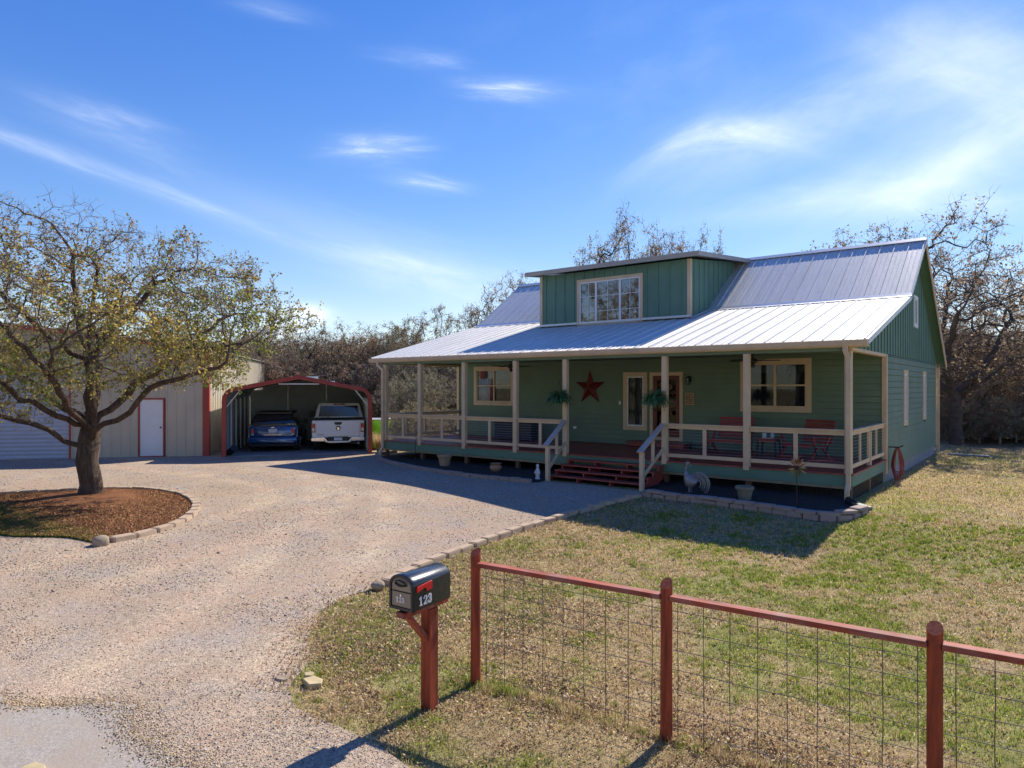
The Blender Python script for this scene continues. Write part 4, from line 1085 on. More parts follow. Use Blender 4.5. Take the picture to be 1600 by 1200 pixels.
MB().loft([[(x, .05, z) for x, z in ((-.15, 1.14), (.15, 1.14), (.12, 1.06), (.09, 1.035), (-.09, 1.035), (-.12, 1.06))], [(x, .064, z) for x, z in ((-.15, 1.14), (.15, 1.14), (.12, 1.06), (.09, 1.035), (-.09, 1.035), (-.12, 1.06))]]).build('tailgate_handle', M_black, tg)
# shield shaped emblem with a horned head cut-out
em = [(-.085, .98), (0, 1.005), (.085, .98), (.08, .90), (.045, .845), (0, .825), (-.045, .845), (-.08, .90)]
q = MB(); q.prism(em, lambda u, v, w: (u, w, v - .01), (.045, .064)); e_ = fixn(q.build('emblem', M_black, tg))
q = MB(); q.prism([(-.02, .95), (.02, .95), (.03, .90), (.012, .845), (-.012, .845), (-.03, .90)], lambda u, v, w: (u, w, v - .01), (.038, .0445))
for s in (-1, 1): q.tube([(s * .02, .042, .935), (s * .05, .042, .95), (s * .062, .042, .915), (s * .045, .042, .885), (s * .038, .042, .905)], [.012, .012, .01, .008, .004], 5)
fixn(q.build('horned_head', M_chrome, e_))
text_mesh('BIG HORN', .05, lambda u, v, w: Vector((-.62 + u, .063 - w, .655 + v)), M_black, tg, 'lettering', .001)
text_mesh('4X4', .045, lambda u, v, w: Vector((.66 + u, .063 - w, .665 + v)), M_chrome, tg, 'lettering')
q = MB(); q.tube([(.45, .9, .30), (.62, .5, .32), (.75, .2, .33)], .05, 8); q.build('exhaust', M_galv, tr, True)
q = MB().box(-.5, .5, .3, 5.2, .38, .5); q.build('chassis', M_black, tr)
q = MB(); q.tube([(-.75, 1.25, .38), (-.1, 1.25, .36), (0, 1.25, .36), (.1, 1.25, .36), (.75, 1.25, .38)], [.05, .05, .14, .05, .05], 8); q.build('axle', M_black, tr, True)
tr.location = (-20.98, 16.02, -.01); tr.rotation_euler = (0, 0, rad(51.5))

# lime bin beside the carport
t = empty('lime_bin', (-20.84, 17.80, 0), rad(30), 'bright lime green wheeled bin right of the carport', 'bin')
q = MB(); q.loft([[(x * .30, y * .30, .05) for x, y in ((-1, -1), (1, -1), (1, 1), (-1, 1))], [(x * .38, y * .38, 1.05) for x, y in ((-1, -1), (1, -1), (1, 1), (-1, 1))]]); fixn(q.build('body', M_lime, t, bevel=.03))
q = MB(); q.loft([[(x * .41, y * .42, 1.055) for x, y in ((-1, -1), (1, -1), (1, 1), (-1, 1))], [(x * .40, y * .41, 1.10) for x, y in ((-1, -1), (1, -1), (1, 1), (-1, 1))]]); fixn(q.build('lid', M_galv, t, bevel=.01))
for s in (-1, 1): q = MB().cyl((s * .33, .28, .1), (s * .27, .28, .1), .1, 14); q.build('wheel', M_rubber, t)
t.scale = (1.0, 1.1, 1.1)

# ================================================================== BORDERS AND STONES
def resample(pts, step):
    pts = [Vector((p[0], p[1], 0)) for p in pts]; out = []; 
    seg = [(a, b, (b - a).length) for a, b in zip(pts[:-1], pts[1:])]; L = sum(s[2] for s in seg); n = max(2, round(L / step)); 
    for k in range(n + 1):
        d = L * k / n
        for a, b, l in seg:
            if d <= l + 1e-6 or (a, b, l) == seg[-1]: out.append(a.lerp(b, min(1, d / l))); break
            d -= l
    return out
def smooth_path(pts, it=2):
    for _ in range(it):
        q = [pts[0]]
        for a, b in zip(pts[:-1], pts[1:]):
            q += [(a[0] * .75 + b[0] * .25, a[1] * .75 + b[1] * .25), (a[0] * .25 + b[0] * .75, a[1] * .25 + b[1] * .75)]
        pts = q + [pts[-1]]
    return pts
def blockmesh(L, w, h, seed):
    import bmesh
    R = random.Random(seed); me = bpy.data.meshes.new('border_block'); bm = bmesh.new()
    bmesh.ops.create_cube(bm, size=1); bmesh.ops.bevel(bm, geom=bm.edges[:], offset=.07, segments=2, affect='EDGES')
    for v in bm.verts: v.co = Vector((v.co.x * L, v.co.y * w, v.co.z * h)) + Vector((R.uniform(-.004, .004), R.uniform(-.005, .005), R.uniform(-.003, .003)))
    bm.to_mesh(me); bm.free(); return me
def border(pts, step, w, h, z, m, name, label, cat, group, jitter=.01, rotj=.05, hj=0.008):
    P = resample(pts, step); ms = [blockmesh(step * .975, w, h, i) for i in range(4)]
    for me in ms: me.materials.append(m)
    R = random.Random(len(P))
    for a, b in zip(P[:-1], P[1:]):
        c = (a + b) / 2; o = bpy.data.objects.new(name, R.choice(ms)); COL.objects.link(o)
        d = b - a; o.location = (c.x + R.uniform(-jitter, jitter), c.y + R.uniform(-jitter, jitter), float(gz(c.x, c.y)) + z + h / 2 + R.uniform(-hj, hj))
        o.rotation_euler = (R.uniform(-.02, .02), R.uniform(-.02, .02), math.atan2(d.y, d.x) + R.uniform(-rotj, rotj))
        tag(o, label, cat, group)
EDGE = smooth_path([(-7.17, 6.30), (-7.42, 6.96), (-7.56, 7.78), (-7.70, 8.69), (-7.83, 9.92), (-7.92, 11.32), (-7.80, 12.6), (-7.36, 14.05)])
border(EDGE, .40, .17, .13, -.05, M_paver, 'edging_paver', 'tan concrete paver in the curved edging between driveway and lawn', 'paver', 'pavers edging the driveway', .012, .05)
BR = [(-7.36, 14.16), (-5.85, 14.11), (-4.46, 14.02), (-3.35, 13.84), (-2.98, 14.10), (-2.85, 14.75)]
border(BR, .30, .17, .115, -.02, M_paverG, 'bed_block', 'greyish block in the lower course of the right flower bed wall', 'wall block', 'lower wall blocks of the right flower bed')
border([(x + (.12 if i == 0 else 0), y) for i, (x, y) in enumerate(BR)], .42, .20, .065, .097, M_paverG, 'coping_block', 'greyish cap block topping the wall of the right flower bed', 'cap block', 'cap blocks of the right flower bed')
BL = smooth_path([(-10.55, 14.15), (-11.87, 13.95), (-13.17, 13.9), (-15.09, 14.2), (-17.03, 14.85), (-18.28, 15.55), (-19.15, 16.5), (-19.2, 17.3)])
border(BL, .32, .17, .12, -.03, M_paverG, 'bed_block', 'brownish block in the curved border of the left porch bed', 'wall block', 'blocks bordering the left porch bed')
RINGP = smooth_path([(-19.6, 3.6), (-19.0, 4.4), (-18.45, 5.3), (-17.95, 6.2), (-17.5, 6.9), (-16.7, 7.4), (-15.55, 7.5), (-14.3, 7.2), (-13.42, 6.8), (-12.6, 6.2), (-12.15, 5.6), (-11.95, 5.0), (-11.88, 4.60)])
border(RINGP, .40, .16, .12, -.045, M_paver, 'ring_paver', 'tan curved paver in the ring round the oak island', 'paver', 'pavers of the ring round the oak', .008, .03)
def rock(name, x, y, s, seed, m, label, cat='rock', flat=1.0, z=0, grp=None):
    import bmesh
    R = random.Random(seed); me = bpy.data.meshes.new(name); bm = bmesh.new(); bmesh.ops.create_icosphere(bm, subdivisions=3, radius=1)
    ph = [R.uniform(0, 6) for _ in range(6)]
    for v in bm.verts:
        c = v.co; k = 1 + .12 * math.sin(2.1 * c.x + ph[0]) + .10 * math.sin(2.7 * c.y + ph[1]) + .08 * math.sin(3.3 * c.z + ph[2]) + .03 * math.sin(7 * c.x + ph[3]) * math.sin(6 * c.y + ph[4])
        v.co = Vector((c.x * s[0] * k, c.y * s[1] * k, max(-.6, c.z * (1.15 if flat < 1 else 1)) * s[2] * k if flat >= 1 else max(-.5, min(.35, c.z)) * s[2] * k))
    bm.to_mesh(me); bm.free(); me.materials.append(m)
    for p_ in me.polygons: p_.use_smooth = True
    o = bpy.data.objects.new(name, me); COL.objects.link(o); o.location = gp(x, y, z); tag(o, label, cat, grp); return o
def flag(name, x, y, s, seed, m, label, flat=0, z=0):
    R = random.Random(seed * 7); n = 5 if seed < 8 else 9; q = MB()
    poly = [((s[0] * R.uniform(.85, 1.15)) * math.cos(2 * PI * (k + R.uniform(-.15, .15)) / n + seed), s[1] * R.uniform(.85, 1.15) * math.sin(2 * PI * (k + R.uniform(-.15, .15)) / n + seed)) for k in range(n)]
    q.prism(poly, lambda u, v, w: (u, v, w), (-.02, s[2] * .6)); o = fixn(q.build(name, m, None, bevel=.008)); o.location = gp(x, y, z); o.rotation_euler = (R.uniform(-.06, .06), R.uniform(-.06, .06), 0); return tag(o, label, 'rock')
rock('field_stone', -11.82, 4.42, (.135, .11, .10), 1, M_rock, 'rounded tan stone at the end of the paver ring by the oak', z=.05)
rock('field_stone', -7.13, 6.08, (.095, .085, .085), 2, M_rock, 'rounded tan stone at the near end of the driveway edging', z=.05)
flag('flag_stone', -5.33, 3.80, (.11, .09, .05), 5, M_flatrock, 'square yellow flat stone lying at the gravel and grass edge', flat=.5, z=.01)
flag('flag_stone', -5.52, 3.88, (.06, .05, .035), 6, M_flatrock, 'small yellow stone chip beside the larger flat stone', flat=.5, z=.01)
flag('flag_stone', -5.66, 3.68, (.10, .06, .03), 7, M_rock, 'brown flat stone left of the yellow flat stone', flat=.5, z=.005)
flag('flag_stone', -5.62, 1.66, (.13, .09, .03), 8, M_flatrock, 'yellow flat stone on the asphalt at the lower left', flat=.5, z=.0)
# ================================================================== GROUND
def grass_amount(x, y):
    """0 = dry/straw, 1 = green"""
    n = fbm(x * .55 + 40, y * .55 + 9, 3) * .42 + fbm(x * 2.3, y * 2.3 + 30, 3) * .40 + fbm(x * 6, y * 6 + 3, 2) * .18
    g = sstep(.47, .56, n - .012)
    # greener spot by the downspout, dry rear yard
    g = g + 1.1 * np.exp(-(((x + 1.9) / 1.4) ** 2 + ((y - 13.2) / 1.0) ** 2)) - .65 * sstep(14, 18, y)
    g = g - .55 * np.exp(-(((x + 6.9) / 1.8) ** 2 + ((y - 7) / 3.) ** 2))
    return np.clip(g, 0, 1)
def ground_col(x, y):
    g = grass_amount(x, y)[..., None]; n = fbm(x * 3.1 + 3, y * 3.1, 4)[..., None]; n2 = fbm(x * .35 + 70, y * .35, 3)[..., None]
    dry = np.array([.40, .30, .165]) * (.72 + .6 * n); dirt = np.array([.46, .32, .19]) * (.8 + .4 * n); green = np.array([.22, .26, .06]) * (.7 + .6 * n)
    c = dry * (1 - sstep(.55, .7, n2)) + (dry * .5 + dirt * .5) * sstep(.55, .7, n2)
    return c * (1 - g * .75) + green * g * .75
def groundmat(name, bumps=.8, c_scale=1.0):
    m, t, b, co = newmat(name)
    a = t.n('ShaderNodeVertexColor'); a.layer_name = 'Col'
    n1 = t.noise(co, 55, 5, .7); n2 = t.noise(co, 9, 4, .6)
    f = t.math('MULTIPLY_ADD', n1, 2.6, -.40); f = t.math('MULTIPLY', f, t.math('MULTIPLY_ADD', n2, .5, .75))
    g = t.n('ShaderNodeMix'); g.data_type = 'RGBA'; g.blend_type = 'MULTIPLY'; g.inputs[0].default_value = 1; t.L.new(a.outputs[0], g.inputs[6]); t.L.new(f, g.inputs[7])
    t.L.new(g.outputs[2], b.inputs['Base Color']); b.inputs['Roughness'].default_value = .95; b.inputs['Specular IOR Level'].default_value = .1
    t.L.new(t.bump(n1, bumps, .03), b.inputs['Normal']); return m
xs = np.unique(np.concatenate([-np.geomspace(34, 1500, 22)[::-1], np.arange(-34, 8.01, .25), np.geomspace(8.3, 1500, 24)]))
ys = np.unique(np.concatenate([-np.geomspace(3, 600, 14)[::-1], np.arange(-2.75, 36, .25), np.geomspace(36.2, 2500, 26)]))
GX, GY = np.meshgrid(xs, ys); GZ = gz(GX, GY) + .03 * (fbm(GX * .7, GY * .7, 2) - .5) * sstep(0, 2, GY)
# keep ground low beneath hard surfaces
V = np.stack([GX.ravel(), GY.ravel(), GZ.ravel() - .012], 1); nx = len(xs); ny = len(ys)
I = (np.arange(ny - 1)[:, None] * nx + np.arange(nx - 1)[None]).ravel(); F = np.stack([I, I + 1, I + nx + 1, I + nx], 1)
colr = ground_col(V[:, 0], V[:, 1])
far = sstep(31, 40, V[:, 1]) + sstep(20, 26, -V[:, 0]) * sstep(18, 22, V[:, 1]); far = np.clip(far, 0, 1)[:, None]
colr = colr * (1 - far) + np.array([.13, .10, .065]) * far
npmesh('ground', V, F, groundmat('lawn_soil'), col=colr, smooth=True).update_tag()
tag(bpy.data.objects['ground'], kind='structure')

def pip(x, y, poly):
    x = np.asarray(x); y = np.asarray(y); ins = np.zeros(x.shape, bool); n = len(poly)
    for i in range(n):
        x0, y0 = poly[i]; x1, y1 = poly[(i + 1) % n]
        if y0 == y1: continue
        c = ((y0 > y) != (y1 > y)) & (x < (x1 - x0) * (y - y0) / (y1 - y0) + x0); ins ^= c
    return ins
def sheet(name, poly, m, dz, step, colf=None, rough=0.0, zf=None):
    R = np.random.default_rng(5)
    P = []
    for (a, b) in zip(poly, poly[1:] + poly[:1]):
        L = math.hypot(b[0] - a[0], b[1] - a[1]); n = max(1, int(L / step)) if L < 12 else max(1, int(L / .8))
        for k in range(n):
            P.append((a[0] + (b[0] - a[0]) * k / n, a[1] + (b[1] - a[1]) * k / n))
    if rough:
        P = [(x + rough * (float(fbm(np.array(x * 3.), np.array(y * 3.), 3)) - .5) * 2, y + rough * (float(fbm(np.array(x * 3. + 50), np.array(y * 3.), 3)) - .5) * 2) for x, y in P]
    px = [p[0] for p in P]; py = [p[1] for p in P]
    gx, gy = np.meshgrid(np.arange(min(px), max(px), step * 1.2), np.arange(min(py), max(py), step * 1.2)); gx = gx.ravel() + R.uniform(-.02, .02, gx.size); gy = gy.ravel()
    ins = pip(gx, gy, P); pts = P + list(zip(gx[ins].tolist(), gy[ins].tolist()))
    n = len(P); r = delaunay_2d_cdt([Vector(p) for p in pts], [(i, (i + 1) % n) for i in range(n)], [], 1, 1e-5)
    v2 = np.array([tuple(p) for p in r[0]]); tri = np.array([f for f in r[2] if len(f) == 3])
    cen = v2[tri].mean(1); ok = pip(cen[:, 0], cen[:, 1], P); tri = tri[ok]
    z = gz(v2[:, 0], v2[:, 1]) + .03 * (fbm(v2[:, 0] * .7, v2[:, 1] * .7, 2) - .5) * sstep(0, 2, v2[:, 1]) + dz
    if zf is not None: z = z + zf(v2[:, 0], v2[:, 1])
    V = np.stack([v2[:, 0], v2[:, 1], z], 1)
    return npmesh(name, V, tri, m, col=None if colf is None else colf(v2[:, 0], v2[:, 1]), smooth=True), P
GE = [(-7.17, 6.25), (-7.22, 5.69), (-7.0, 5.07), (-6.33, 4.43), (-5.75, 4.05), (-5.45, 3.6), (-5.04, 3.42), (-4.51, 3.45), (-3.96, 3.45), (-3.33, 3.35), (-2.5, 3.2), (-1.2, 3.15), (1, 3.1), (8, 3.0)]
DRIVE = [(-7.36, 14.05), (-7.80, 12.6), (-7.92, 11.32), (-7.83, 9.92), (-7.70, 8.69), (-7.56, 7.78), (-7.42, 6.96)] + GE + [(8, .3), (-44, .3), (-44, 26), (-26, 26), (-20.4, 19.2), (-19.35, 17.6), (-19.15, 16.5), (-18.28, 15.55), (-17.03, 14.85), (-15.09, 14.2), (-13.17, 13.9), (-11.87, 13.95), (-10.55, 14.15), (-10.4, 14.6), (-7.4, 14.6)]
def gravelmat():
    m, t, b, co = newmat('gravel_sheet')
    a = t.n('ShaderNodeVertexColor'); a.layer_name = 'Col'
    vo = t.n('ShaderNodeTexVoronoi'); t.L.new(co, vo.inputs['Vector']); vo.inputs['Scale'].default_value = 52
    vo2 = t.n('ShaderNodeTexVoronoi'); t.L.new(co, vo2.inputs['Vector']); vo2.inputs['Scale'].default_value = 120
    sep = t.n('ShaderNodeSeparateColor'); t.L.new(vo.outputs['Color'], sep.inputs[0])
    sep2 = t.n('ShaderNodeSeparateColor'); t.L.new(vo2.outputs['Color'], sep2.inputs[0])
    pal = t.ramp(sep.outputs[0], [(0, (.17, .14, .115)), (.25, (.35, .285, .225)), (.5, (.47, .385, .30)), (.75, (.38, .28, .225)), (1, (.60, .53, .45))])
    pal2 = t.ramp(sep2.outputs[0], [(0, (.15, .12, .105)), (.5, (.40, .32, .26)), (1, (.56, .48, .41))])
    c = t.mix(.5, pal, pal2)
    n = t.noise(co, 2.2, 5, .6)
    n0 = t.noise(co, .55, 4, .6)
    g = t.n('ShaderNodeMix'); g.data_type = 'RGBA'; g.blend_type = 'MULTIPLY'; g.inputs[0].default_value = 1; t.L.new(c, g.inputs[6]); t.L.new(t.mix(1.0, (1, 1, 1), a.outputs[0]), g.inputs[7])
    dust = t.ramp(t.math('ADD', t.math('MULTIPLY', n, .5), t.math('MULTIPLY', n0, .5)), [(.45, (0, 0, 0)), (.58, (1, 1, 1))])
    c2 = t.mix(t.math('MULTIPLY', dust, .7), g.outputs[2], (.40, .295, .205))
    c2 = t.mix(t.math('MULTIPLY', t.ramp(t.noise(co, .8, 4, .6), [(.42, (0, 0, 0)), (.62, (1, 1, 1))]), .25), c2, (.42, .285, .215))
    c2 = t.mix(t.math('MULTIPLY', t.ramp(t.noise(t.mapv(co, (1.3, 1.3, 1)), .9, 5, .65), [(.50, (0, 0, 0)), (.66, (1, 1, 1))]), .45), c2, (.33, .30, .28))
    mo = t.math('MULTIPLY_ADD', t.noise(co, 24, 6, .85), 2.6, -.30)
    g2 = t.n('ShaderNodeMix'); g2.data_type = 'RGBA'; g2.blend_type = 'MULTIPLY'; g2.inputs[0].default_value = 1; t.L.new(c2, g2.inputs[6]); t.L.new(mo, g2.inputs[7]); c2 = g2.outputs[2]
    t.L.new(c2, b.inputs['Base Color']); b.inputs['Roughness'].default_value = .95; b.inputs['Specular IOR Level'].default_value = .15
    h = t.math('ADD', t.math('MULTIPLY', vo.outputs['Distance'], -1.), t.math('MULTIPLY', vo2.outputs['Distance'], -.6))
    t.L.new(t.bump(h, .55, .012), b.inputs['Normal']); return m
def gravel_tone(x, y):
    n = fbm(x * .45 + 11, y * .9 + 4, 3)[:, None]; k = .84 + .36 * n
    pink = fbm(x * .3 + 60, y * .3, 2)[:, None]
    path = smooth_path([(-5.5, 1.5), (-7.6, 4.6), (-10.2, 8.0), (-13.5, 10.8), (-17.5, 12.6), (-21.5, 14.5)], 2)
    path2 = smooth_path([(-8.5, 1.5), (-10.5, 3.2), (-11.2, 6.0), (-12.5, 9.0), (-15.5, 10.3), (-19, 10.3), (-26, 9.0)], 2)
    tr_ = np.zeros(len(x))
    for pa in (path, path2):
        best = np.full(len(x), 99.)
        for a, b in zip(pa[:-1], pa[1:]):
            ax, ay = a; dx_, dy_ = b[0] - ax, b[1] - ay; L2 = dx_ * dx_ + dy_ * dy_; tt = np.clip(((x - ax) * dx_ + (y - ay) * dy_) / L2, 0, 1)
            best = np.minimum(best, np.hypot(x - ax - tt * dx_, y - ay - tt * dy_))
        tr_ = np.maximum(tr_, np.exp(-((best - .78) / .26) ** 2) * (.5 + fbm(x * .6, y * .6 + 30, 2)))
    k = k * (1 + .26 * tr_[:, None]); 
    return np.clip(np.array([1.0, .965, .87]) * (1 + np.array([.03, 0, -.06]) * tr_[:, None]) * k * (1 - .0 * pink) + np.array([.03, -.02, .0]) * (pink - .5), 0, 1.3)
drv, DP = sheet('driveway', DRIVE, gravelmat(), .0, .20, gravel_tone, rough=.035); tag(drv, kind='structure')
ISL = [(-19.5, 3.7)] + RINGP[3:] + [(-12.0, 4.4), (-12.6, 4.25), (-13.3, 3.7), (-14.5, 3.3), (-17, 3.0)]
def islz(x, y): return .05 * np.exp(-(((x + 16.6) / 2.0) ** 2 + ((y - 6.0) / 1.2) ** 2))
def isl_col(x, y):
    n = fbm(x * 4, y * 4, 4)[:, None]; g = (sstep(4.75, 4.1, y + .4 * (fbm(x * 3, y * 3, 2) - .5)) * sstep(-16.5, -14, x))[:, None]
    c = np.array([.30, .135, .065]) * (.55 + .9 * n); return c * (1 - g) + np.array([.10, .15, .03]) * (.6 + .8 * n) * g
isl, IP = sheet('tree_island', ISL, groundmat('mulch_soil', 1.0), .016, .2, isl_col, rough=.0, zf=islz); tag(isl, kind='structure')
BEDR = [(-7.4, 14.22), (-5.85, 14.17), (-4.46, 14.08), (-3.4, 13.92), (-3.02, 14.15), (-2.95, 14.8), (-3.0, 15.6), (-3.33, 15.8), (-3.33, 19.7), (-7.5, 19.7)]
bed, _ = sheet('flower_bed', BEDR, M_dark, .035, .3); tag(bed, kind='structure')
BEDL = [(-10.4, 14.3), (-11.87, 14.05), (-13.17, 14.0), (-15.09, 14.3), (-17.03, 14.95), (-18.2, 15.6), (-18.5, 16.2), (-18.5, 19.7), (-7.51, 19.7), (-7.51, 14.9), (-10.4, 14.9)]
bed2, _ = sheet('flower_bed', BEDL, M_dark, .02, .3); tag(bed2, kind='structure')
# asphalt road at the bottom
ROAD = [(8, 2.45), (2, 2.45), (-2.5, 2.42), (-4.3, 2.40), (-4.9, 2.42), (-5.6, 2.36), (-6.1, 2.55), (-6.5, 2.35), (-6.9, 1.95), (-7.6, 1.7), (-9, 1.5), (-12, 1.3), (-44, 1.2), (-44, -5), (8, -5)]
m_, t_, b_, co_ = newmat('asphalt')
na = t_.noise(co_, 48, 6, .9); nb_ = t_.noise(co_, 1.8, 6, .7)
ca = t_.ramp(na, [(.36, (.12, .11, .10)), (.5, (.34, .31, .28)), (.64, (.60, .55, .50))])
ca = t_.mix(.35, ca, (.42, .36, .29))
ca = t_.mix(t_.math('MULTIPLY', t_.ramp(nb_, [(.44, (0, 0, 0)), (.60, (1, 1, 1))]), .7), ca, (.38, .31, .24))
t_.L.new(ca, b_.inputs['Base Color']); b_.inputs['Roughness'].default_value = .95; t_.L.new(t_.bump(na, .7, .01), b_.inputs['Normal'])
rdm, _ = sheet('road', ROAD, m_, .006, .08, rough=.16); tag(rdm, kind='structure')

# ------------------------------------------------------------------ scatter helpers
def in_view(x, y, z, m=60):
    d = -S_ * x + C_ * y; l = C_ * x + S_ * y; d_ = np.maximum(d, .1)
    px = 800 + FPX * l / d_; py = YH + FPX * (CZ - z) / d_
    return (d > .5) & (px > -m) & (px < 1600 + m) & (py < 1200 + m), d
def cand(n, x0, x1, y0, y1, p, rng):
    x = rng.uniform(x0, x1, n); y = rng.uniform(y0, y1, n); z = gz(x, y) + .03 * (fbm(x * .7, y * .7, 2) - .5) * sstep(0, 2, y)
    ok, d = in_view(x, y, z); ok &= rng.random(n) < np.clip(p(d), 0, 1)
    return x[ok], y[ok], z[ok], d[ok]
R1 = np.random.default_rng(101)
LAWN = [(-7.30, 14.05), (-7.72, 12.6), (-7.84, 11.32), (-7.75, 9.92), (-7.62, 8.69), (-7.48, 7.78), (-7.34, 6.96)] + GE + [(10, 3.1), (10, 40), (-3.2, 40), (-3.2, 15.9), (-2.80, 14.7), (-2.95, 14.0), (-3.35, 13.75), (-4.46, 13.93), (-5.85, 14.02)]
# grass blades: each a bent triangle pair in small tufts
x, y, z, d = cand(900000, -8, 7, 2.9, 34, lambda d: (7.0 / d) ** 1.7, R1)
ins = pip(x, y, LAWN); 
edge = fbm(x * 2.2 + 8, y * 2.2, 3)
exn = R1.normal(0, .10, len(x)) * (x < -4.0) * (y < 6.6); ins = pip(x + exn, y + exn * .8, LAWN)
ins &= ~((y < 3.9) & (edge > .52) & (x < -4.3))
bare = fbm(x * 1.1 + 90, y * 1.1 + 20, 3) 
ins &= ~((bare > .66) & (R1.random(len(x)) < .6))
x, y, z, d = x[ins], y[ins], z[ins], d[ins]
N = min(len(x), 260000); sel = R1.permutation(len(x))[:N]; x, y, z, d = x[sel], y[sel], z[sel], d[sel]
print('blades', N)
g = grass_amount(x, y); isg = R1.random(N) < (.08 + .62 * g)
hgt = R1.uniform(.008, .024, N) * (1 + .55 * isg) * np.clip(d / 9, 1, 1.7) * (.35 + 1.5 * fbm(x * 7, y * 7 + 3, 2)); wid = R1.uniform(.0022, .0042, N) * np.clip(d / 5.5, 1, 4)
a = R1.uniform(0, 2 * PI, N); lean = R1.uniform(.2, 1.6, N); lean = np.where(isg, lean * .7, lean * 1.3)
dx, dy = np.cos(a), np.sin(a); sx, sy = -dy, dx
b0 = np.stack([x - sx * wid, y - sy * wid, z - .004], 1); b1 = np.stack([x + sx * wid, y + sy * wid, z - .004], 1)
m0 = np.stack([x + dx * hgt * lean * .45 - sx * wid * .7, y + dy * hgt * lean * .45 - sy * wid * .7, z + hgt * .6], 1); m1 = np.stack([x + dx * hgt * lean * .45 + sx * wid * .7, y + dy * hgt * lean * .45 + sy * wid * .7, z + hgt * .6], 1)
tp = np.stack([x + dx * hgt * lean * 1.1, y + dy * hgt * lean * 1.1, z + hgt * (1.05 - .25 * np.minimum(lean, 1.2))], 1)
V = np.stack([b0, b1, m1, m0, tp], 1).reshape(-1, 3); I = np.arange(N) * 5
F = np.concatenate([np.stack([I, I + 1, I + 2], 1), np.stack([I, I + 2, I + 3], 1), np.stack([I + 3, I + 2, I + 4], 1)])
pg = np.array([[.33, .37, .05], [.40, .43, .07], [.25, .31, .05], [.50, .47, .11]]); pd = np.array([[.70, .55, .27], [.60, .45, .22], [.76, .63, .36], [.44, .32, .16]])
cc = np.where(isg[:, None], pg[R1.integers(0, 4, N)], pd[R1.integers(0, 4, N)]) * R1.uniform(.75, 1.2, (N, 1))
o = npmesh('grass', V, F, M_blade, col=np.repeat(cc, 5, 0)); tag(o, 'short patchy green and straw-coloured lawn', None, None, 'stuff')
# taller tufts growing out of the turf
nt = 15000; tx = R1.uniform(-7.6, 4.5, nt); ty = R1.uniform(3.2, 15, nt); kk = pip(tx, ty, LAWN) & (R1.random(nt) < .45 + .5 * grass_amount(tx, ty)) & ~((tx > -7.3) & (tx < -2.9) & (ty > 13.6)); tx, ty = tx[kk], ty[kk]
fx_ = R1.uniform(-4.4, 1.2, 420); tx = np.concatenate([tx, fx_]); ty = np.concatenate([ty, 4.75 + .091 * (fx_ + 4.18) + R1.normal(0, .05, 420)]); tall_ = np.ones(len(tx)); tall_[-420:] = 1.9
nb = 16; X0 = np.repeat(tx, nb) + R1.normal(0, .022, len(tx) * nb); Y0 = np.repeat(ty, nb) + R1.normal(0, .022, len(tx) * nb); N = len(X0); Z0 = gz(X0, Y0)
hh_ = np.repeat(R1.uniform(.022, .058, len(tx)) * tall_, nb) * R1.uniform(.6, 1, N); a = R1.uniform(0, 2 * PI, N); ln = R1.uniform(.15, .9, N) * hh_; w_ = R1.uniform(.002, .004, N) * np.clip(np.hypot(X0, Y0) / 5.5, 1, 3)
V = np.stack([np.stack([X0 - np.sin(a) * w_, Y0 + np.cos(a) * w_, Z0 - .01], 1), np.stack([X0 + np.sin(a) * w_, Y0 - np.cos(a) * w_, Z0 - .01], 1), np.stack([X0 + np.cos(a) * ln, Y0 + np.sin(a) * ln, Z0 + hh_], 1)], 1).reshape(-1, 3)
tg_ = np.repeat(R1.random(len(tx)) < .18 + .6 * grass_amount(tx, ty), nb); cc = np.where(tg_[:, None], np.array([[.27, .34, .045], [.33, .38, .065], [.20, .27, .045]])[R1.integers(0, 3, N)], np.array([[.60, .46, .24], [.48, .34, .17], [.68, .56, .32]])[R1.integers(0, 3, N)])
o = npmesh('grass_tufts', V, np.arange(N * 3).reshape(-1, 3), M_blade, col=np.repeat(cc, 3, 0)); tag(o, 'small taller tufts of grass dotted over the lawn', None, None, 'stuff')
# leaf litter: curled quads
def litter(name, n, x0, x1, y0, y1, p, keep, pal, smin, smax, rng, label, zadd=.006):
    x, y, z, d = cand(n, x0, x1, y0, y1, p, rng); k = keep(x, y); x, y, z, d = x[k], y[k], z[k], d[k]; N = len(x); print(name, N)
    s = rng.uniform(smin, smax, N); a = rng.uniform(0, 2 * PI, N); dx, dy = np.cos(a), np.sin(a); sx, sy = -dy, dx; w = s * rng.uniform(.35, .7, N); cu = rng.uniform(-.1, .6, N) * s
    t = rng.uniform(-.5, .5, N) * s; z = z + zadd + np.abs(t) * .5
    P = [(x - dx * s / 2, y - dy * s / 2, z + cu - t), (x + sx * w / 2, y + sy * w / 2, z), (x + dx * s / 2, y + dy * s / 2, z + cu + t), (x - sx * w / 2, y - sy * w / 2, z)]
    V = np.stack([np.stack(q, 1) for q in P], 1).reshape(-1, 3); I = np.arange(N) * 4; F = np.concatenate([np.stack([I, I + 1, I + 2], 1), np.stack([I, I + 2, I + 3], 1)])
    cc = np.array(pal)[rng.integers(0, len(pal), N)] * rng.uniform(.7, 1.25, (N, 1))
    o = npmesh(name, V, F, M_leaf, col=np.repeat(cc, 4, 0)); tag(o, label, None, None, 'stuff')
PL = [[.58, .42, .22], [.68, .53, .31], [.38, .23, .12], [.76, .64, .44], [.46, .29, .15], [.22, .14, .09]]
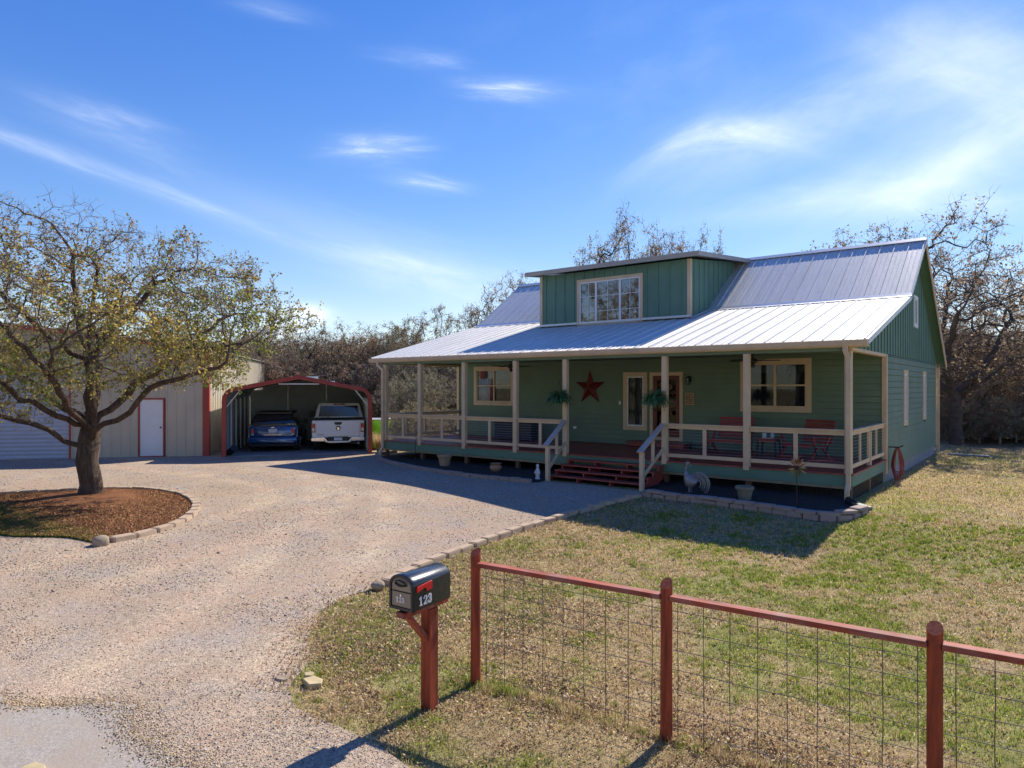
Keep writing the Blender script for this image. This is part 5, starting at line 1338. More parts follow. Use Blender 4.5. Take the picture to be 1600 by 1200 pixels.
def lit_keep(x, y):
    dens = np.exp(-(((x + 6.3) / 1.9) ** 2 + ((y - 6.0) / 2.3) ** 2)) * 1.3 + np.exp(-((x + 7.3) / 1.0) ** 2) * .8 + .08 + .5 * np.exp(-(((y - 4.9 - .09 * (x + 4.18)) / .28) ** 2)) * sstep(-4.5, -4, x)
    dens = dens * (.35 + 1.3 * sstep(.40, .62, fbm(x * 2.5, y * 2.5 + 7, 3)))
    rr = np.random.default_rng(9)
    q_ = (x < -4.4) & (y < 6.8); xo = x + rr.normal(0, .30, len(x)) * q_; yo = y + rr.normal(0, .22, len(x)) * q_
    return pip(xo, yo, LAWN) & (rr.random(len(x)) < dens)
litter('fallen_leaves', 700000, -8, 6, 2.9, 15, lambda d: (6.5 / d) ** 1.6, lit_keep, PL, .014, .036, np.random.default_rng(33), 'dry tan fallen oak leaves scattered over the lawn')
def isl_keep(x, y): return pip(x, y, IP)
litter('leaf_mulch', 240000, -19.6, -11.8, 3.0, 7.6, lambda d: d * 0 + .75, isl_keep, [[.36, .15, .065], [.27, .10, .04], [.46, .24, .11], [.15, .065, .035], [.60, .40, .21]], .014, .035, np.random.default_rng(34), 'reddish brown leaf mulch on the oak island', .03)
# green grass at the near tip of the island
x, y, z, d = cand(120000, -19.6, -11.8, 3.0, 5.4, lambda d: d * 0 + .9, R1)
k = pip(x, y, IP) & (R1.random(len(x)) < sstep(4.8, 4.2, y + .5 * (fbm(x * 3, y * 3, 2) - .5)) * .9 + .03); x, y, z = x[k], y[k], z[k]; N = len(x)
hgt = R1.uniform(.03, .08, N); wid = hgt * .09; a = R1.uniform(0, 2 * PI, N); ln = R1.uniform(.1, 1, N)
V = np.stack([np.stack([x - np.sin(a) * wid, y + np.cos(a) * wid, z], 1), np.stack([x + np.sin(a) * wid, y - np.cos(a) * wid, z], 1), np.stack([x + np.cos(a) * hgt * ln, y + np.sin(a) * hgt * ln, z + hgt], 1)], 1).reshape(-1, 3)
cc = np.array([[.10, .19, .025], [.15, .23, .04], [.09, .14, .03], [.25, .24, .08]])[R1.integers(0, 4, N)]
o = npmesh('island_grass', V, np.arange(N * 3).reshape(-1, 3), M_blade, col=np.repeat(cc, 3, 0)); tag(o, 'fresh green grass at the front of the oak island', None, None, 'stuff')
# loose stones on the driveway
R2 = np.random.default_rng(55)
x, y, z, d = cand(900000, -30, 2, 2.2, 17, lambda d: (5.5 / d) ** 2.0 * .9, R2)
k = pip(x, y, DP) & ~pip(x, y, ISL) & (R2.random(len(x)) < .25 + 1.0 * sstep(.42, .6, fbm(x * 1.3 + 5, y * 1.3, 3)) + .35 * np.exp(-(((x + 12.5) / 2.5) ** 2 + ((y - 4.5) / 2) ** 2)))
x, y, z, d = x[k], y[k], z[k], d[k]; N = min(len(x), 95000); x, y, z, d = x[:N], y[:N], z[:N], d[:N]
ne = 9000; bx = R2.uniform(-8.5, -2.5, ne); ex = np.interp(bx, [p[0] for p in reversed(ROAD[:12])], [p[1] for p in reversed(ROAD[:12])]) + R2.normal(0, .11, ne); yel_n = ne
x = np.concatenate([x, bx]); y = np.concatenate([y, ex]); z = np.concatenate([z, gz(bx, ex) + .03 * (fbm(bx * .7, ex * .7, 2) - .5) * sstep(0, 2, ex)]); d = np.concatenate([d, np.full(ne, 5.0)]); N = len(x); print('stones', N)
s = R2.uniform(.003, .0085, N) * np.clip(d / 6, 1, 1.6); s = np.where(R2.random(N) < .012, s * 2.2, s)
O = np.array([[1, 0, 0], [0, 1, 0], [-1, 0, 0], [0, -1, 0], [0, 0, 1], [0, 0, -1]], float)
a = R2.uniform(0, 2 * PI, N); ca_, sa_ = np.cos(a), np.sin(a); sc = np.stack([s * R2.uniform(.8, 1.6, N), s * R2.uniform(.6, 1.1, N), s * R2.uniform(.4, .8, N)], 1)
L = O[None] * sc[:, None, :] + R2.uniform(-.25, .25, (N, 6, 3)) * s[:, None, None]
onr = pip(x, y, ROAD); z = z + np.where(onr, .008, 0); s_keep = ~onr | (R2.random(N) < .6) | (np.arange(N) >= N - yel_n)
L = L * s_keep[:, None, None]
V = np.stack([L[..., 0] * ca_[:, None] - L[..., 1] * sa_[:, None] + x[:, None], L[..., 0] * sa_[:, None] + L[..., 1] * ca_[:, None] + y[:, None], L[..., 2] + (z + .002)[:, None]], 2).reshape(-1, 3)
I = np.arange(N) * 6; FF = [(0, 1, 4), (1, 2, 4), (2, 3, 4), (3, 0, 4), (1, 0, 5), (2, 1, 5), (3, 2, 5), (0, 3, 5)]
F = np.concatenate([np.stack([I + p for p in f], 1) for f in FF])
pal = np.array([[.40, .34, .28], [.46, .37, .31], [.33, .23, .19], [.50, .45, .40], [.22, .18, .16], [.42, .30, .26], [.62, .57, .50], [.12, .10, .09]])
cc = pal[R2.integers(0, 8, N)] * R2.uniform(.85, 1.15, (N, 1)); cc[-yel_n:] = np.array([[.52, .38, .19], [.42, .30, .18], [.60, .48, .28], [.22, .16, .12]])[R2.integers(0, 4, yel_n)]
o = npmesh('loose_gravel', V, F, M_pebble, col=np.repeat(cc, 6, 0)); tag(o, 'loose pinkish tan gravel on the driveway', None, None, 'stuff')
# ================================================================== TREES
def spacecol(att, nodes, parents, step, kill, infl, iters, rng, wander=.25, grav=0.0):
    """space colonisation; nodes list of xyz, parents list"""
    nodes = [np.array(p, float) for p in nodes]; parents = list(parents); att = np.array(att, float)
    best = np.full(len(att), 1e9); bi = np.zeros(len(att), int)
    start = 0; tried = {}
    for it in range(iters):
        new = np.array(nodes[start:])
        if len(new) == 0 or len(att) == 0: break
        for c0 in range(0, len(new), 400):
            D = ((att[:, None] - new[None, c0:c0 + 400]) ** 2).sum(2); j = D.argmin(1); dd = D[np.arange(len(att)), j]
            u = dd < best; best[u] = dd[u]; bi[u] = start + c0 + j[u]
        start = len(nodes)
        keep = best > kill * kill; att = att[keep]; best = best[keep]; bi = bi[keep]
        act = best < infl * infl
        if not act.any(): break
        idx = bi[act]; dirs = att[act] - np.array([nodes[i] for i in idx]); dirs /= np.linalg.norm(dirs, axis=1)[:, None] + 1e-9
        for i in np.unique(idx):
            if tried.get(i, 0) >= 3: continue
            tried[i] = tried.get(i, 0) + 1
            v = dirs[idx == i].sum(0); v /= np.linalg.norm(v) + 1e-9
            v = v + rng.normal(0, wander, 3) + np.array([0, 0, grav]); v /= np.linalg.norm(v)
            nodes.append(nodes[i] + v * step); parents.append(int(i))
    return np.array(nodes), np.array(parents)
def radii(P, par, tip, expo, rmax):
    n = len(P); acc = np.zeros(n); nch = np.zeros(n, int)
    for i in range(n - 1, 0, -1):
        pass
    order = list(range(n))
    ch = [[] for _ in range(n)]
    for i in range(n):
        if par[i] >= 0: ch[par[i]].append(i)
    r = np.zeros(n)
    for i in range(n - 1, -1, -1):   # children always after parents
        if not ch[i]: r[i] = tip
        else: r[i] = (sum(r[c] ** expo for c in ch[i])) ** (1 / expo)
    if r[0] > 0:
        k = rmax / r[0]; r = tip + (r - tip) * (rmax - tip) / (r[0] - tip)
    return r, ch
def tree_mesh(name, P, r, ch, m, parent=None, rcut=.02, flare=None):
    V = []; F = []
    def ringpts(p, d, rr, k, ref):
        u = ref - d * np.dot(ref, d); nu = np.linalg.norm(u)
        if nu < 1e-4: u = np.cross(d, [1, .3, .2]); nu = np.linalg.norm(u)
        u /= nu; w = np.cross(d, u); a = np.arange(k) * 2 * PI / k
        return p + (np.cos(a)[:, None] * u + np.sin(a)[:, None] * w) * rr, u
    stack = [(0, None)]
    while stack:
        s, par_ = stack.pop(); chain = ([] if par_ is None else [par_]) + [s]; cur = s
        while ch[cur]:
            c = sorted(ch[cur], key=lambda q: -r[q]); stack += [(q, cur) for q in c[1:]]; cur = c[0]; chain.append(cur)
        if len(chain) < 2: continue
        pts = P[chain]; rr = r[chain].copy()
        if par_ is not None: rr[0] = min(rr[0], rr[1] * 1.25)
        k = 14 if rr.max() > .12 else 8 if rr.max() > .05 else 5 if rr.max() > rcut else 3
        ref = np.array([.3, .2, 1.0]); o = len(V)
        for i in range(len(chain)):
            d = pts[min(i + 1, len(chain) - 1)] - pts[max(i - 1, 0)]; d = d / (np.linalg.norm(d) + 1e-9)
            q, ref = ringpts(pts[i], d, rr[i], k, ref)
            V.extend(q.tolist())
        for i in range(len(chain) - 1):
            for j in range(k):
                j2 = (j + 1) % k; F.append((o + i * k + j, o + i * k + j2, o + (i + 1) * k + j2, o + (i + 1) * k + j))
    return npmesh(name, np.array(V), np.array(F), m, parent, smooth=True)
def leaf_mesh(name, C, size, pal, rng, parent=None, aspect=.6, shade=None, fold=.25):
    N = len(C); s = rng.uniform(size[0], size[1], N)[:, None]
    d = rng.normal(0, 1, (N, 3)); d[:, 2] -= .3; d /= np.linalg.norm(d, axis=1)[:, None]
    e = np.cross(d, rng.normal(0, 1, (N, 3))); e /= np.linalg.norm(e, axis=1)[:, None] + 1e-9; f = np.cross(d, e)
    w = s * aspect / 2
    V = np.stack([C, C + d * s * .55 + e * w + f * s * fold, C + d * s, C + d * s * .55 - e * w + f * s * fold], 1).reshape(-1, 3)
    I = np.arange(N) * 4; F = np.concatenate([np.stack([I, I + 1, I + 2], 1), np.stack([I, I + 2, I + 3], 1)])
    if callable(pal): cc = pal(C, rng)
    else: cc = np.array(pal)[rng.integers(0, len(pal), N)]
    cc = cc * rng.uniform(.7, 1.3, (N, 1))
    return npmesh(name, V, F, M_leaf, parent, col=np.repeat(cc, 4, 0))
def ell(n, c, rr, rng, shell=.0, zmin=None, lump=0.0):
    out = []
    while len(out) < n:
        p = rng.uniform(-1, 1, (n * 3, 3)); q = np.linalg.norm(p, axis=1); lim = 1.0
        if lump: lim = 1 + lump * (fbm(np.arctan2(p[:, 1], p[:, 0]) * 1.3 + 20, p[:, 2] * 2.2 + 9, 2) - .5) * 2
        k = (q < lim) & (q > shell * rng.random(n * 3)); p = p[k] * np.array(rr) + np.array(c)
        if zmin is not None: p = p[p[:, 2] > zmin]
        out += p.tolist()
    return np.array(out[:n])
LJ = np.random.default_rng(12)
def limb(nodes, par, start, pts, step=.22, jit=.035):
    """append polyline from node index start; returns last index"""
    cur = start
    for q in pts:
        q = np.array(q, float); a = nodes[cur]; L = np.linalg.norm(q - a); n = max(1, int(L / step))
        for k in range(1, n + 1):
            nodes.append(a + (q - a) * k / n + LJ.normal(0, jit, 3) * (k < n)); par.append(cur); cur = len(nodes) - 1
    return cur
# ---- the near oak on its island
RT = np.random.default_rng(4)
PXM = FPX / 15.31
Rv = np.array([C_, S_, 0]); Fv = np.array([-S_, C_, 0])
def tp_(px, py, d=0.0):
    k = (15.31 + d) / FPX; return Rv * ((px - 140) * PXM ** -1 * (15.31 + d) / 15.31 + 0 * d) + Fv * d + np.array([0, 0, (YH - py) * k + CZ])
nodes = [np.array([0, 0, -.05])]; par = [-1]
tb = limb(nodes, par, 0, [np.array([0, 0, .5]), tp_(139, 700), tp_(142, 672)], .2)
def sub(st, *pp): return limb(nodes, par, st, [tp_(*q) for q in pp])
lo = tb - 2
sub(lo, (124, 695, -.1), (110, 690, -.2), (95, 672, -.4), (75, 661, -.6), (62, 658, -.7), (37, 645, -1.0), (5, 633, -1.3), (-45, 622, -1.4))
sub(lo + 1, (155, 682, -.2), (160, 672, -.3), (180, 662, -.4), (205, 657, -.5), (225, 645, -.5), (240, 630, -.6), (262, 606, -.6), (300, 595, -.7), (345, 582, -.8), (395, 566, -.9))
b1 = sub(tb, (128, 650, .0), (112, 643, .1), (90, 640, .3), (65, 630, .5), (20, 600, .9), (-40, 575, 1.2))
c1 = sub(tb, (141, 640), (139, 600, .1), (128, 560, .2)); sub(c1, (112, 520, .3), (108, 470, .3), (106, 440, .2), (110, 400, .1)); sub(c1, (92, 530, -.3), (75, 500, -.6), (45, 460, -.9)); 
e1 = sub(tb, (150, 645, -.1), (156, 610, -.3), (160, 570, -.5)); sub(e1, (158, 510, -.4), (170, 450, -.5), (180, 420, -.6)); sub(e1, (190, 510, -.2), (225, 455, .2), (255, 425, .4))
f1 = sub(tb, (160, 640, .3), (195, 590, .8), (235, 555, 1.2)); sub(f1, (300, 540, 1.6), (350, 525, 1.9)); sub(f1, (270, 500, 1.9), (315, 475, 2.5))
g1_ = sub(tb, (120, 640, .6), (95, 585, 1.4), (75, 540, 2.1)); sub(g1_, (40, 500, 2.6), (0, 470, 3.1)); sub(g1_, (90, 480, 2.9), (130, 430, 3.3))
h1 = sub(tb, (150, 650, -.7), (165, 615, -1.5), (190, 590, -2.2)); sub(h1, (230, 560, -2.8), (270, 530, -3.2)); sub(h1, (175, 530, -2.9), (150, 480, -3.2))
i1 = sub(tb, (125, 650, -.8), (95, 610, -1.6), (60, 570, -2.3)); sub(i1, (30, 530, -2.9), (-5, 500, -3.2)); 
rng = RT
att = np.concatenate([ell(2900, (-.15, 0, 3.95), (4.2, 4.0, 2.85), rng, .35, 2.35, .34), ell(560, tp_(315, 505, 0), (1.2, 2.2, 1.25), rng, .2, 2.1), ell(500, tp_(-60, 480, 0), (1.3, 2.6, 1.6), rng, .2, 2.0), ell(250, tp_(20, 635, -1), (1.2, 1.3, .5), rng, 0)])
# attractors are laid out along the view-right / forward axes so the crown matches all round
loc = att.copy(); 
P, par = spacecol(loc, nodes, par, .16, .26, 1.3, 60, rng, .22, .02)
r, ch = radii(P, par, .0046, 2.08, .225)
oak = empty('oak_tree', (-16.95, 6.12, 0), 0, 'broad oak with sparse yellow-green autumn leaves on the round island', 'tree')
z = P[:, 2]; rr = r.copy(); rr[:] = np.where(z < .45, r * (1 + .35 * ((.45 - z) / .5) ** 1.5 * (z < .45)), r) if False else r
for i in range(len(P)):
    if P[i, 2] < .4 and r[i] > .2: rr[i] = r[i] * (1 + .16 * max(0, (.4 - P[i, 2]) / .45) ** 1.6)
tree_mesh('trunk', P, rr, ch, M_bark, oak)
# twigs and leaves
tips = np.where(r < .018)[0]
tw_b = tips[rng.integers(0, len(tips), 14000)]; tdir = rng.normal(0, 1, (14000, 3)); tdir[:, 2] += .35; tdir /= np.linalg.norm(tdir, axis=1)[:, None]; tl = rng.uniform(.12, .38, 14000)[:, None]
A = P[tw_b]; Mid = A + tdir * tl * .5 + rng.normal(0, .02, A.shape); B = A + tdir * tl + rng.normal(0, .04, A.shape)
def twig_mesh(name, segs, rad_, m, parent):
    V = []; 
    A, Mi, B = segs; n = len(A); d = B - A; d /= np.linalg.norm(d, axis=1)[:, None] + 1e-9; u = np.cross(d, [.3, .5, .8]); u /= np.linalg.norm(u, axis=1)[:, None] + 1e-9; w = np.cross(d, u)
    rows = []
    for P_, rr_ in ((A, rad_), (Mi, rad_ * .75), (B, rad_ * .4)):
        for k in range(3):
            a = 2 * PI * k / 3; rows.append(P_ + (u * math.cos(a) + w * math.sin(a)) * rr_)
    V = np.stack(rows, 1).reshape(-1, 3); I = np.arange(n) * 9; F = []
    for s in (0, 3):
        for k in range(3): F.append(np.stack([I + s + k, I + s + (k + 1) % 3, I + s + 3 + (k + 1) % 3, I + s + 3 + k], 1))
    return npmesh(name, V, np.concatenate(F), m, parent, smooth=True)
twig_mesh('twigs', (A, Mid, B), .0042, M_barkd, oak)
nl = 70000; k = (rng.random(nl) ** 1.5 * len(A)).astype(int); f = rng.random(nl)[:, None]; C = A[k] + (B[k] - A[k]) * (.35 + .7 * f) + rng.normal(0, .026, (nl, 3))
dens = fbm(C[:, 0] * .9 + 30, C[:, 2] * .9 + C[:, 1] * .5 + 10, 3); keep = rng.random(nl) < np.clip(.22 + (dens - .40) * 4.5, .06, 1) * np.clip(1.15 - (C[:, 2] - 3.6) * .30, .18, 1)
C = C[keep]; print('oak leaves', len(C), 'nodes', len(P))
def oakpal(C, rng):
    n = len(C); gsel = fbm(C[:, 0] * 1.1 + 70, C[:, 2] * 1.1 + C[:, 1] * .6, 3); top = sstep(3.4, 5.2, C[:, 2])
    green = np.array([[.17, .25, .05], [.21, .28, .06], [.26, .30, .07]]); yel = np.array([[.52, .44, .11], [.44, .38, .10], [.56, .43, .14]]); br = np.array([[.30, .18, .08], [.20, .12, .06], [.38, .25, .12]])
    u = rng.random(n); pg_ = sstep(.42, .62, gsel) * (1 - .6 * top); pb = .12 + .6 * top
    c = yel[rng.integers(0, 3, n)]; c = np.where((u < pb)[:, None], br[rng.integers(0, 3, n)], c); c = np.where((rng.random(n) < pg_ * .75)[:, None], green[rng.integers(0, 3, n)], c); return c
leaf_mesh('leaves', C, (.045, .085), oakpal, rng, oak, .65)

# ---- background trees: prototypes
def bgtree(seed, H, W, trunk_r, nleaf, pal, leafsize, zc=.62, natt=1500, step=None, wander=.32, ntw=4500, trunkh=.28, tipr=.012, lean=0.0, bark=M_barkd, lclump=2.6, shell=.45):
    rng = np.random.default_rng(seed); step = step or W * .055
    c = (0, 0, H * zc); rz = H * (1 - zc)
    att = ell(natt, c, (W / 2, W / 2, rz), rng, shell, H * trunkh * .8, .35)
    nodes = [np.array([0, 0, -.2])]; par = [-1]; t = limb(nodes, par, 0, [np.array([lean * .2, 0, H * trunkh * .5]), np.array([lean * .5, 0, H * trunkh])], step)
    for k in range(5):
        a = k * 2 * PI / 5 + rng.uniform(-.4, .4); q = W / 2 * rng.uniform(.35, .6); h = H * rng.uniform(.45, .7)
        limb(nodes, par, t, [np.array([math.cos(a) * q * .45, math.sin(a) * q * .45, (H * trunkh + h) / 2 - .05 * H]), np.array([math.cos(a + .3) * q, math.sin(a + .3) * q, h])], step)
    P, par = spacecol(att, nodes, par, step, step * 1.7, W * .3, 45, rng, wander, .02)
    r, ch = radii(P, par, tipr, 2.2, trunk_r)
    root = empty('background_tree', (0, 0, 0)); tree_mesh('trunk', P, r, ch, bark, root, .04)
    tips = np.where(r < tipr * 3)[0]; b = tips[rng.integers(0, len(tips), ntw)]; d = rng.normal(0, 1, (ntw, 3)); d[:, 2] += .3; d /= np.linalg.norm(d, axis=1)[:, None]; L = rng.uniform(.3, 1.0, ntw)[:, None] * W * .07
    A = P[b]; B = A + d * L; Mi = (A + B) / 2 + rng.normal(0, W * .004, A.shape)
    twig_mesh('twigs', (A, Mi, B), tipr * .62, bark, root)
    if nleaf:
        k = rng.integers(0, ntw, nleaf * 2); C = A[k] + (B[k] - A[k]) * rng.random((nleaf * 2, 1)) + rng.normal(0, W * .008, (nleaf * 2, 3))
        dn = fbm(C[:, 0] * lclump / W * 3 + 30, C[:, 2] * lclump / W * 3 + C[:, 1], 3); C = C[rng.random(len(C)) < np.clip((dn - .38) * 3.5 + .1, .04, 1)][:nleaf]
        leaf_mesh('leaves', C, leafsize, pal, rng, root, .7)
    return root
BRN = [[.30, .21, .13], [.36, .26, .17], [.24, .17, .12], [.44, .33, .21]]
GRN = [[.24, .26, .14], [.31, .31, .18], [.38, .34, .22], [.28, .22, .15]]
RUS = [[.38, .19, .11], [.30, .16, .10], [.24, .16, .12], [.44, .25, .15]]
GOL = [[.46, .34, .12], [.34, .28, .12], [.26, .23, .11]]
protoA = bgtree(1, 9.0, 8.5, .26, 11000, BRN, (.07, .13))                # brown oak
M_barkb = mat('bark_black', (.075, .058, .048), .95, var=.4, scale=3, bump=.6, bscale=9)
protoB = bgtree(2, 11.5, 11.5, .28, 6000, BRN, (.09, .17), wander=.55, natt=1500, zc=.66, ntw=3600, lclump=6, bark=M_barkb, step=.5)    # tall gnarled bare oak
protoC = bgtree(3, 7.0, 6.5, .14, 9000, GRN, (.06, .11), zc=.55, trunkh=.15)   # grey-green cedar elm
protoD = bgtree(5, 6.0, 6.0, .12, 8000, RUS, (.06, .12), zc=.52, trunkh=.12)   # rusty brush tree
protoE = bgtree(6, 8.0, 7.0, .16, 9000, GOL + GRN, (.06, .11), zc=.56, trunkh=.18)
protoS = bgtree(7, 3.6, 4.6, .06, 9000, BRN + GRN, (.05, .10), zc=.46, trunkh=.06, natt=1100, tipr=.009)  # thicket shrub
protoT = bgtree(8, 3.4, 4.4, .06, 9000, GRN + GRN + GOL, (.05, .10), zc=.46, trunkh=.06, natt=1100, tipr=.009)
used = set()
def put(proto, px, depth, H0, label, cat='tree', grp='trees and brush behind the house', top=None, name=None, s=None, rot=None, wx=1.0):
    """place by picture column and distance; top = picture row of its highest point"""
    lat = (px - 800) / FPX * depth; X = -S_ * depth + C_ * lat; Y = C_ * depth + S_ * lat
    o = proto if proto.name not in used else copy_tree(proto); used.add(proto.name)
    H0 = H0 * (1.0 if proto.name.startswith(protoB.name) and proto is protoB else .93)
    if s is None:
        s = ((YH - top) / FPX * depth + CZ) / H0
    o.location = (X, Y, float(gz(X, Y)) - .05); o.rotation_euler[2] = rot if rot is not None else random.uniform(0, 6.28); o.scale = (s * wx, s * wx, s)
    tag(o, label, cat, grp); return o
random.seed(11)
# skyline oaks
put(protoB, 985, 44, 11.5, 'sparse-leaved oak rising behind the dormer roof, left of its twin', top=330, wx=.62, rot=.4, grp=None)
put(protoB, 1068, 46, 11.5, 'sparse-leaved oak rising behind the right part of the dormer roof', top=352, wx=.55, rot=2.2, grp=None)
put(protoB, 800, 46, 11.5, 'bare gnarled oak behind the left end of the roof', top=420, wx=.66, rot=4.0, grp=None)
put(protoB, 1440, 34, 11.5, 'tall bare gnarled oak behind the right gable peak', top=325, wx=.95, rot=1.0, grp=None)
bo = put(protoB, 1492, 29.5, 11.5, 'big spreading bare oak with several trunks right of the house', top=408, wx=1.25, rot=3.3, grp=None)
put(protoA, 1500, 33, 9, 'brown-leaved oak just behind the rear corner of the house', top=505, wx=1.35, rot=.5, grp=None)
put(protoA, 1545, 35, 9, 'tall brown-leaved oak between the spreading oak and the picture edge', top=480, wx=1.3, rot=4.4, grp=None)
put(protoA, 1478, 37, 9, 'brown-leaved oak showing just past the rear gable edge', top=520, wx=1.3, rot=5.4, grp=None)
put(protoA, 1590, 33, 9, 'brown-leaved oak at the right edge of the picture', top=540, wx=1.3, rot=2.5, grp=None)
put(protoE, 690, 40, 8, 'tree with pale green leaves above the left porch roof', top=482, wx=1.0, grp=None)
put(protoE, 632, 42, 8, 'slim tree with greenish gold leaves above the left eave', top=500, wx=.8, grp=None)
put(protoB, 560, 42, 11.5, 'dark bare gnarled oak on the skyline above the carport', top=498, wx=.95, grp=None)
put(protoB, 452, 40, 11.5, 'dark bare oak on the skyline above the left of the carport', top=492, wx=.95, grp=None)
put(protoB, 505, 46, 11.5, 'small bare oak between two taller skyline oaks above the carport', top=512, wx=.8, grp=None)
n = 0
LBA = {'A': 'brown-leaved oak in the woods behind the yard', 'C': 'grey-green bushy tree in the woods behind the yard', 'D': 'rusty brown bushy tree in the woods behind the yard', 'E': 'greenish gold tree in the woods behind the yard', 'S': 'brown twiggy thicket shrub at the edge of the woods', 'T': 'green-grey thicket shrub at the edge of the woods'}
PR_ = {'A': (protoA, 9.0), 'C': (protoC, 7.0), 'D': (protoD, 6.0), 'E': (protoE, 8.0), 'S': (protoS, 3.6), 'T': (protoT, 3.4)}
def woods(k, px, depth, top, wx=1.2):
    p, h = PR_[k]; c = 'shrub' if k in 'ST' else 'tree'
    put(p, px, depth, h, LBA[k], c, {'A': 'brown oaks of the woods', 'C': 'grey-green trees of the woods', 'D': 'rusty trees of the woods', 'E': 'gold-green trees of the woods', 'S': 'brown thicket shrubs', 'T': 'green-grey thicket shrubs'}[k], top=top, wx=wx)
R = random.Random(21)
for px in range(385, 800, 30):     # behind carport and left porch
    woods(R.choice('CCDAE'), px + R.uniform(-8, 8), R.uniform(43, 48), R.uniform(515, 548), 1.3)
    woods(R.choice('CCAD'), px + R.uniform(-15, 15), R.uniform(38.5, 41), R.uniform(545, 580), 1.3)
for px in range(632, 690, 22):
    woods(R.choice('DCA'), px, R.uniform(33.5, 36), R.uniform(562, 590), 1.0)
    woods(R.choice('SST'), px, R.uniform(28, 30), R.uniform(612, 640), .9)
for px in range(-60, 420, 40):     # behind the metal building
    woods(R.choice('ACE'), px, R.uniform(44, 50), R.uniform(515, 545), 1.3)
for px in range(1480, 1720, 26):   # right of the house
    woods(R.choice('AAD'), px + R.uniform(-8, 8), R.uniform(36, 44), R.uniform(535, 580), 1.4)
    woods(R.choice('AASD'), px + R.uniform(-8, 8), R.uniform(31, 34), R.uniform(590, 640), 1.3)
    woods(R.choice('DDC'), px + 5 + R.uniform(-8, 8), R.uniform(29, 32), R.uniform(600, 640), 1.2)
for px in range(760, 1480, 90):    # low woods behind the house, seen only from elsewhere and through gaps
    woods(R.choice('ADC'), px, R.uniform(46, 52), 560, 1.4)
# woods across the road, behind the camera (they show in the window glass)
for k, (px_, d_) in enumerate(((-14, -19), (-5, -22), (4, -20), (-24, -17), (-33, -14), (12, -24), (-9, -30), (0, -32), (-19, -30), (9, -34), (-30, -28), (21, -26))):
    o = copy_tree((protoA, protoE, protoB)[k % 3]); o.location = (px_, d_, 0); o.scale = (1.7, 1.7, 1.7); o.rotation_euler[2] = k * 1.3
    tag(o, 'tree in the woods across the road, behind the viewer', 'tree', 'trees across the road')
# far wall of woods as one mass
rg = np.random.default_rng(77); N = 60000
ang = rg.uniform(-.85, .95, N); dist = rg.uniform(48, 70, N); X = -np.sin(YAW + ang * -1) * 0 + dist * (-S_ * np.cos(ang) + C_ * np.sin(ang)); Y = dist * (C_ * np.cos(ang) + S_ * np.sin(ang))
hh = 4.5 + 2.2 * fbm(ang * 14 + 5, dist * .1, 3) ; Z = rg.random(N) ** .8 * hh * (dist / 55)
C = np.stack([X, Y, Z], 1); o = leaf_mesh('distant_woods', C, (.25, .6), BRN + GRN + BRN, rg, None, .6); tag(o, 'dense brown and grey-green distant woods', None, None, 'stuff')
# pale dry grass clump beside the carport post
def clump(name, x, y, n, h, pal, label, rng, spread=.25, cat='grass clump'):
    a = rng.uniform(0, 2 * PI, n); rr = rng.uniform(0, spread * .4, n); hh = rng.uniform(.5, 1, n) * h; ln = rng.uniform(.1, .5, n); w = rng.uniform(.006, .014, n)
    X = rr * np.cos(a); Y = rr * np.sin(a)
    V = np.stack([np.stack([X - np.sin(a) * w, Y + np.cos(a) * w, X * 0], 1), np.stack([X + np.sin(a) * w, Y - np.cos(a) * w, X * 0], 1), np.stack([X + np.cos(a) * hh * ln, Y + np.sin(a) * hh * ln, hh], 1)], 1).reshape(-1, 3)
    cc = np.array(pal)[rng.integers(0, len(pal), n)]
    o = npmesh(name, V, np.arange(n * 3).reshape(-1, 3), M_blade, col=np.repeat(cc, 3, 0)); o.location = gp(x, y); tag(o, label, cat); return o
clump('dry_grass_clump', -19.75, 17.1, 900, .85, [[.50, .36, .19], [.42, .27, .14], [.55, .43, .26]], 'pale dry ornamental grass clump beside the carport post', rg, .5)

# ================================================================== SKY AND SUN
SUN_EL = rad(40.3); sv = Vector((0.01, 1, 0)).normalized()   # horizontal direction towards the sun
sun = bpy.data.lights.new('sun', 'SUN'); so = bpy.data.objects.new('sun', sun); COL.objects.link(so)
sun.energy = 5.0; sun.angle = rad(.53); sun.color = (1, .92, .79)
dv = Vector((sv.x * math.cos(SUN_EL), sv.y * math.cos(SUN_EL), math.sin(SUN_EL)))
so.rotation_euler = dv.to_track_quat('Z', 'Y').to_euler()
w = bpy.data.worlds.new('World'); SC.world = w; w.use_nodes = True; t = NT(w.node_tree)
bg = t.N['Background']; sky = t.n('ShaderNodeTexSky'); sky.sky_type = 'NISHITA'; sky.sun_disc = False
sky.sun_elevation = SUN_EL; sky.sun_rotation = math.atan2(sv.x, sv.y); sky.air_density = 1.0; sky.dust_density = .0; sky.ozone_density = 3.0; sky.altitude = 300
co = t.n('ShaderNodeTexCoord').outputs['Generated']
def dot(v, d):
    o = t.n('ShaderNodeVectorMath'); o.operation = 'DOT_PRODUCT'; t.L.new(v, o.inputs[0]); o.inputs[1].default_value = d; return o.outputs['Value']
